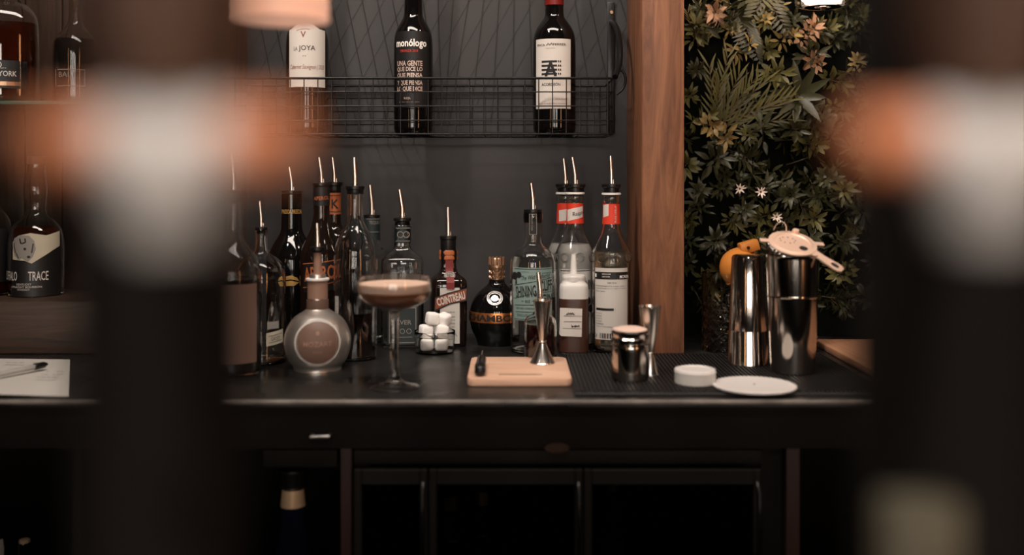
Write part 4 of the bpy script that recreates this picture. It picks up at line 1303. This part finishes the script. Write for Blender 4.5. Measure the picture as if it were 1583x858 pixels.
def add_leaf(bm, base, dirv, up, L, W, bend=.3, cup=.25):
    dirv = dirv.normalized()
    side = dirv.cross(up)
    if side.length < 1e-4: side = dirv.orthogonal()
    side.normalize()
    nrm = side.cross(dirv).normalized()
    ts = (0, .18, .45, .78, 1)
    ws = (.10, .62, 1.0, .62, 0)
    mid, lf, rt = [], [], []
    for t, w in zip(ts, ws):
        c = base + dirv * L * t - nrm * (bend * L * t * t)
        mid.append(bm.verts.new(c))
        if w > 0:
            lf.append(bm.verts.new(c + side * W * w * .5 + nrm * cup * W * w * .5))
            rt.append(bm.verts.new(c - side * W * w * .5 + nrm * cup * W * w * .5))
    for i in range(3):
        bm.faces.new((mid[i], mid[i + 1], lf[i + 1], lf[i]))
        bm.faces.new((mid[i], rt[i], rt[i + 1], mid[i + 1]))
    bm.faces.new((mid[3], mid[4], lf[3]))
    bm.faces.new((mid[3], rt[3], mid[4]))

def sprig_meshes(seed, nwhorl=3, per=6, L=.020, W=.009, spread=1.1, stem_l=.045, top=True):
    """leaves in whorls round a short stem that grows out along -Y"""
    r = random.Random(seed)
    bm = bmesh.new()
    ax = Vector((r.uniform(-.8, .8), -1, r.uniform(-.3, .9))).normalized()
    e1 = ax.orthogonal().normalized()
    e2 = ax.cross(e1)
    for w in range(nwhorl):
        p = ax * stem_l * (w + 1) / nwhorl
        for k in range(per):
            a = 2 * PI * k / per + w * .6 + r.uniform(-.25, .25)
            rad = e1 * math.cos(a) + e2 * math.sin(a)
            sp = spread * (1.35 - .75 * w / max(1, nwhorl - 1)) + r.uniform(-.22, .22)
            dv = ax * math.cos(sp) + rad * math.sin(sp)
            add_leaf(bm, p + dv * L * .28, dv, ax, L * r.uniform(.6, 1.2), W * r.uniform(.75, 1.2), r.uniform(.05, .5))
    lv = finish(bm, True, 80, False)
    bm = bmesh.new()
    add_tube(bm, [Vector((0, .004, 0)), ax * stem_l * .5, ax * stem_l], .0009, 5)
    return lv, finish(bm, True, 60, False)

def place(root_name, label, cat, leaf_me, stem_me, m, loc, rot, sc, group=None):
    o = thing(root_name, label, cat, loc, 0, group)
    o.rotation_euler = rot
    o.scale = (sc, sc, sc)
    f = bpy.data.objects.new('foliage', leaf_me)
    COL.objects.link(f)
    f.parent = o
    if not leaf_me.materials: leaf_me.materials.append(m)
    if stem_me:
        if not stem_me.materials: stem_me.materials.append(M['stem'])
        g = bpy.data.objects.new('stem', stem_me)
        COL.objects.link(g)
        g.parent = o
    return o
kinds = []
for k, (mm, L_, W_, per, nw) in enumerate((('leaf_a', .022, .0085, 7, 3), ('leaf_b', .020, .0085, 7, 3), ('leaf_c', .018, .0072, 7, 3), ('leaf_b', .024, .0080, 6, 4))):
    for q in range(2):
        lv, sm = sprig_meshes(100 + k * 7 + q, nw, per, L_, W_)
        lv.materials.append(M[mm]); sm.materials.append(M['stem'])
        kinds.append((k, lv, sm))
rg = random.Random(5)
names = {0: 'mid-green whorled leaf sprig among many on the plant wall', 1: 'dark green rounded leaf sprig among many on the plant wall', 2: 'yellow-green small leaf sprig among many on the plant wall', 3: 'dark long-leaved sprig among many on the plant wall'}
groups = {0: 'mid-green sprigs on the plant wall', 1: 'dark green sprigs on the plant wall', 2: 'yellow-green sprigs on the plant wall', 3: 'long-leaved sprigs on the plant wall'}
pw = WY - .032
x = .325
cells = []
for row in range(15):
    for c in range(14):
        px = 1066 + c * 26 + (row % 2) * 15 + rg.uniform(-9, 9)
        py = -40 + row * 38 + rg.uniform(-12, 12)
        cells.append((px, py))
for px, py in cells:
    if px > 1400: continue
    xx, zz = X(px, 1.95), Z(py, 1.95)
    if zz < CT + .05: continue
    if 1085 < px < 1180 and 60 < py < 210 and rg.random() < .75: continue
    if 1180 < px < 1265 and 100 < py < 190 and rg.random() < .7: continue
    wts = [0, 1, 1, 3, 3] if py > 180 else [0, 0, 2, 3, 1]
    k = rg.choice(wts)
    kk, lv, sm = kinds[k * 2 + rg.randrange(2)]
    place('leafy_sprig', names[kk], 'plant', lv, sm, None, (xx, pw, zz), (rg.uniform(-.4, .4), rg.uniform(0, 6.28), rg.uniform(-.4, .4)), rg.uniform(.8, 1.2), groups[kk])

# needle sprays
def spray(seed, n, L, W, fan, direction):
    r = random.Random(seed)
    bm = bmesh.new()
    base = Vector((0, 0, 0))
    sb = bmesh.new()
    for k in range(n):
        t = (k + .5) / n
        a = direction + fan * (t - .5) + r.uniform(-.08, .08)
        ln = L * r.uniform(.65, 1.05)
        dv = Vector((math.cos(a), -r.uniform(.22, .5), math.sin(a))).normalized()
        pts = [base + dv * ln * q - Vector((0, 0, 1)) * ln * .10 * q * q for q in (0, .35, .7, 1)]
        add_tube(sb, pts, .0006, 4)
        for j in range(8):
            q = .2 + .8 * j / 7
            p = base + dv * ln * q - Vector((0, 0, 1)) * ln * .10 * q * q
            for sgn in (-1, 1):
                side = Vector((-dv.z, r.uniform(-.5, .2), dv.x)) * sgn
                add_leaf(bm, p, dv * .95 + side * r.uniform(.25, .6), Vector((0, -1, 0)), W * r.uniform(.7, 1.1), W * .10, .12, .2)
    return finish(bm, True, 80, False), finish(sb, True, 60, False)
lv, sm = spray(3, 11, .140, .036, 1.5, math.radians(58))
place('needle_plant', 'feathery needle-leaved spray beside the wooden post', 'plant', lv, sm, M['leaf_e'], (X(1108, 1.95), pw, Z(205, 1.95)), (0, 0, 0), 1.15)
lv, sm = spray(8, 8, .085, .024, 1.3, math.radians(80))
place('needle_plant', 'small needle-leaved spray high beside the wooden post', 'plant', lv, sm, M['leaf_c'], (X(1082, 1.95), pw, Z(70, 1.95)), (0, 0, 0), 1.0)
# fern fronds
def fern(seed, L, bend):
    r = random.Random(seed)
    bm = bmesh.new(); sb = bmesh.new()
    pts = []
    for i in range(17):
        t = i / 16
        pts.append(Vector((bend * t * t * L, -.03 * math.sin(PI * t * .8) - .012, -L * t)))
    add_tube(sb, pts, [.0011 * (1 - .7 * i / 16) for i in range(17)], 5)
    for i in range(1, 17):
        t = i / 16
        ln = .032 * math.sin(PI * (.12 + .86 * t)) + .003
        dv = (pts[i] - pts[i - 1]).normalized()
        for sg in (-1, 1):
            add_leaf(bm, pts[i], Vector((sg, -.15, -.15)) + dv * .45, Vector((0, -1, 0)), ln, .0065, .15, .15)
    return finish(bm, True, 80, False), finish(sb, True, 60, False)
for k, (px, py, L_, bd_, rz, mm, lab) in enumerate(((1165, -45, .14, .25, -.25, 'leaf_b', 'dark fern frond hanging near the top of the plant wall'), (1192, -55, .13, -.15, .25, 'leaf_a', 'green fern frond left of the glass lamp'),
                                                 (1150, 10, .10, .5, .2, 'leaf_b', 'short curved fern frond over the needle plant'))):
    lv, sm = fern(40 + k, L_, bd_)
    place('fern_frond', lab, 'fern', lv, sm, M[mm], (X(px, 1.95), pw, Z(py, 1.95)), (0, rz, 0), 1.0)
# lance leaf plant
def rosette(seed, n, L, W, tilt):
    r = random.Random(seed)
    bm = bmesh.new()
    for k in range(n):
        a = 2 * PI * k / n + r.uniform(-.2, .2)
        dv = Vector((math.cos(a), -tilt - r.uniform(0, .3), math.sin(a)))
        add_leaf(bm, Vector((0, -.012, 0)), dv, Vector((0, -1, 0)), L * r.uniform(.75, 1.1), W, r.uniform(.05, .3), .3)
    sb = bmesh.new()
    add_tube(sb, [Vector((0, .003, 0)), Vector((0, -.014, 0))], .002, 6)
    return finish(bm, True, 80, False), finish(sb, True, 60, False)
lv, sm = rosette(2, 9, .066, .017, .45)
place('lance_leaf_plant', 'plant with long pointed dark leaves in the middle of the wall', 'plant', lv, sm, M['leaf_b'], (X(1228, 1.95), pw - .03, Z(150, 1.95)), (0, .3, 0), 1.05)
for px, py, sc, lab in ((1232, 66, 1.1, 'rosy-tipped leaf rosette below the glass lamp'), (1252, 84, 1.0, 'rosy leaf rosette lower right below the glass lamp'), (1262, 34, .9, 'pale leaf rosette right under the glass lamp'),
                        (1112, 22, 1.0, 'rosy leaf rosette near the top of the post'), (1090, 190, 1.15, 'pale gold leaf rosette halfway up beside the post'), (1122, 200, 1.0, 'pale gold leaf rosette under the needle plant')):
    lv, sm = sprig_meshes(int(px), 3, 6, .020, .0085, 1.15, .05)
    place('leaf_rosette', lab, 'plant', lv, sm, M['leaf_d' if py < 100 else 'leaf_c'], (X(px, 1.95), pw - .008, Z(py, 1.95)), (0, px, 0), sc)
# tiny white blossoms
for px, py, lab in ((1140, 292, 'small white blossom cluster left of its twin above the squeezer'), (1172, 297, 'small white blossom cluster above the strainer loop'), (1196, 336, 'small white blossom cluster just above the strainer')):
    lv, sm = rosette(int(px), 8, .013, .0035, .5)
    place('blossom', lab, 'flower', lv, sm, M['petal'], (X(px, 1.93), pw - .045, Z(py, 1.9)), (0, 0, 0), 1.0)

# ------------------------------------------------------------------ pendant lamps
def pendant(label, px, d, bottom, r, power):
    z0 = Z(bottom, d)
    root = thing('pendant_lamp', label, 'lamp', (X(px, d), d, z0), group='glass pendant lamps')
    sh = chaikin([(r * .30, .002), (r * .94, .002), (r, .010), (r, .06), (r, .15), (r * .9, .175), (r * .35, .19), (r * .3, .20)], 2)
    th = .0018
    obj('glass_shade', lathe([(0, .002)] + sh + [(a - th, b_) for a, b_ in sh[::-1]] [:-1] + [(r * .3, .002 + th), (0, .002 + th)], 44), M['glass'], root)
    bl = chaikin([(0, .0125), (r * .70, .0125), (r * .80, .018), (r * .80, .12), (r * .5, .145), (r * .3, .16), (0, .16)], 2)
    obj('bulb', lathe(bl, 36), M['bulb'], root)
    obj('finial', lathe([(0, -.0035), (.0045, -.002), (.0062, .0025), (.0045, .0065), (0, .0075)], 20), M['steel'], root)
    obj('cap', lathe([(0, .20), (r * .34, .20), (r * .34, .225), (.006, .235), (0, .235)], 28), M['copper'], root)
    obj('cord', tube([(0, 0, .233), (0, 0, 2.75 - z0)], .003, 8), M['black_plastic'], root)
    return root
pendant('glowing glass pendant lamp in front of the plant wall', 1272, 1.72, 13, .046, 0)
pendant('glowing glass pendant lamp at the top right frame corner', 1600, 1.72, 14, .040, 0)
# glass reflection imitated by a glowing rose drum shade
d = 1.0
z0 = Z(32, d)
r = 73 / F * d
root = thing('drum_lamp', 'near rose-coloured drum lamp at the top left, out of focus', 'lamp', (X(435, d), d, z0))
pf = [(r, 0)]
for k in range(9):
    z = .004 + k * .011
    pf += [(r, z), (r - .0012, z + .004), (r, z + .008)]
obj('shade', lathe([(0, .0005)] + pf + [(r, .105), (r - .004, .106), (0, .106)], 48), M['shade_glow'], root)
obj('cap', lathe([(0, .1062), (.02, .1062), (.016, .13), (.005, .14), (0, .14)], 24), M['copper'], root)  # cap and cord added to hang the stand-in for the reflection
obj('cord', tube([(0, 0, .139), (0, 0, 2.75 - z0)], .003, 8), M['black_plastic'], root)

# ------------------------------------------------------------------ beer taps close to the camera
def tap(label, cpx, cd, cr, hpx, hd, hlen, badge):
    cx = X(cpx, cd)
    root = thing('beer_tap', label, 'beer tap', (cx, cd, CT), group='beer taps close to the camera')
    obj('column', lathe([(0, 0), (cr * 1.5, 0), (cr * 1.5, .008), (cr * 1.15, .014), (cr, .03), (cr, .62), (cr * .8, .65), (0, .66)], 48), M['tap_dark'], root)
    hx, hz_ = X(hpx, hd), Z(215, hd)
    v = Vector((hx - cx, hd - cd, hz_ - CT))
    c0 = Vector((0, 0, hz_ - CT))
    dr = (v - c0).normalized()
    obj('shank', tube([tuple(c0 + dr * cr * .9), tuple(v - dr * .004)], .009, 16), M['tap_dark'], root)
    rr = 54 / F * hd
    L2 = hlen / 2
    along = Matrix.Translation(v) @ Matrix.Rotation(PI / 2, 4, 'Y')
    w = L2 * .46
    obj('barrel', lathe([(0, -w), (rr * .98, -w), (rr * 1.06, -w + .002), (rr * 1.06, w - .002), (rr * .98, w), (0, w)], 40, mtx=along), M['satin'], root, label='bright steel middle')
    for sg in (-1, 1):
        pf = [(0, w), (rr * .9, w), (rr * .9, L2 - .004), (rr * .8, L2 - .001), (rr * .5, L2), (0, L2)]
        pf = [(a, b_ * sg) for a, b_ in pf]
        obj('end_cap', lathe(pf, 40, mtx=along), M['tap_copper'], root, label='copper end')
    tm = Matrix.Translation(v)
    n_ = w * .92
    obj('nozzle', lathe([(0, -rr * .8), (n_, -rr * .8), (n_, -rr * 1.6), (n_ * .85, -rr * 2.0), (n_ * .8, -rr * 2.7), (n_ * .7, -rr * 3.0), (0, -rr * 2.9)], 36, mtx=tm), M['satin_grey'], root)
    obj('handle', lathe([(0, rr * .9), (n_ * .8, rr * .9), (n_ * .9, rr * 1.6), (n_ * 1.3, rr * 3.5), (n_ * 1.5, rr * 7), (n_ * 1.1, rr * 8.5), (0, rr * 8.7)], 36, mtx=tm), M['tap_brown'], root)
    if badge:
        x0, x1 = X(1374, cd - cr - .006) - cx, X(1496, cd - cr - .006) - cx
        zt = Z(778, cd - cr - .006) - CT
        obj('badge', box(x0, x1, -cr - .006, -cr * .7, zt - .06, zt, .003), M['badge'], root, label='pale olive badge plate')
    return root
tap('left beer tap of dark bronze with steel and copper head, blurred', 250, .31, .0245, 262, .205, .0530, False)
tap('right beer tap of dark bronze with steel and copper head, blurred', 1468, .37, .0330, 1524, .22, .0590, True)
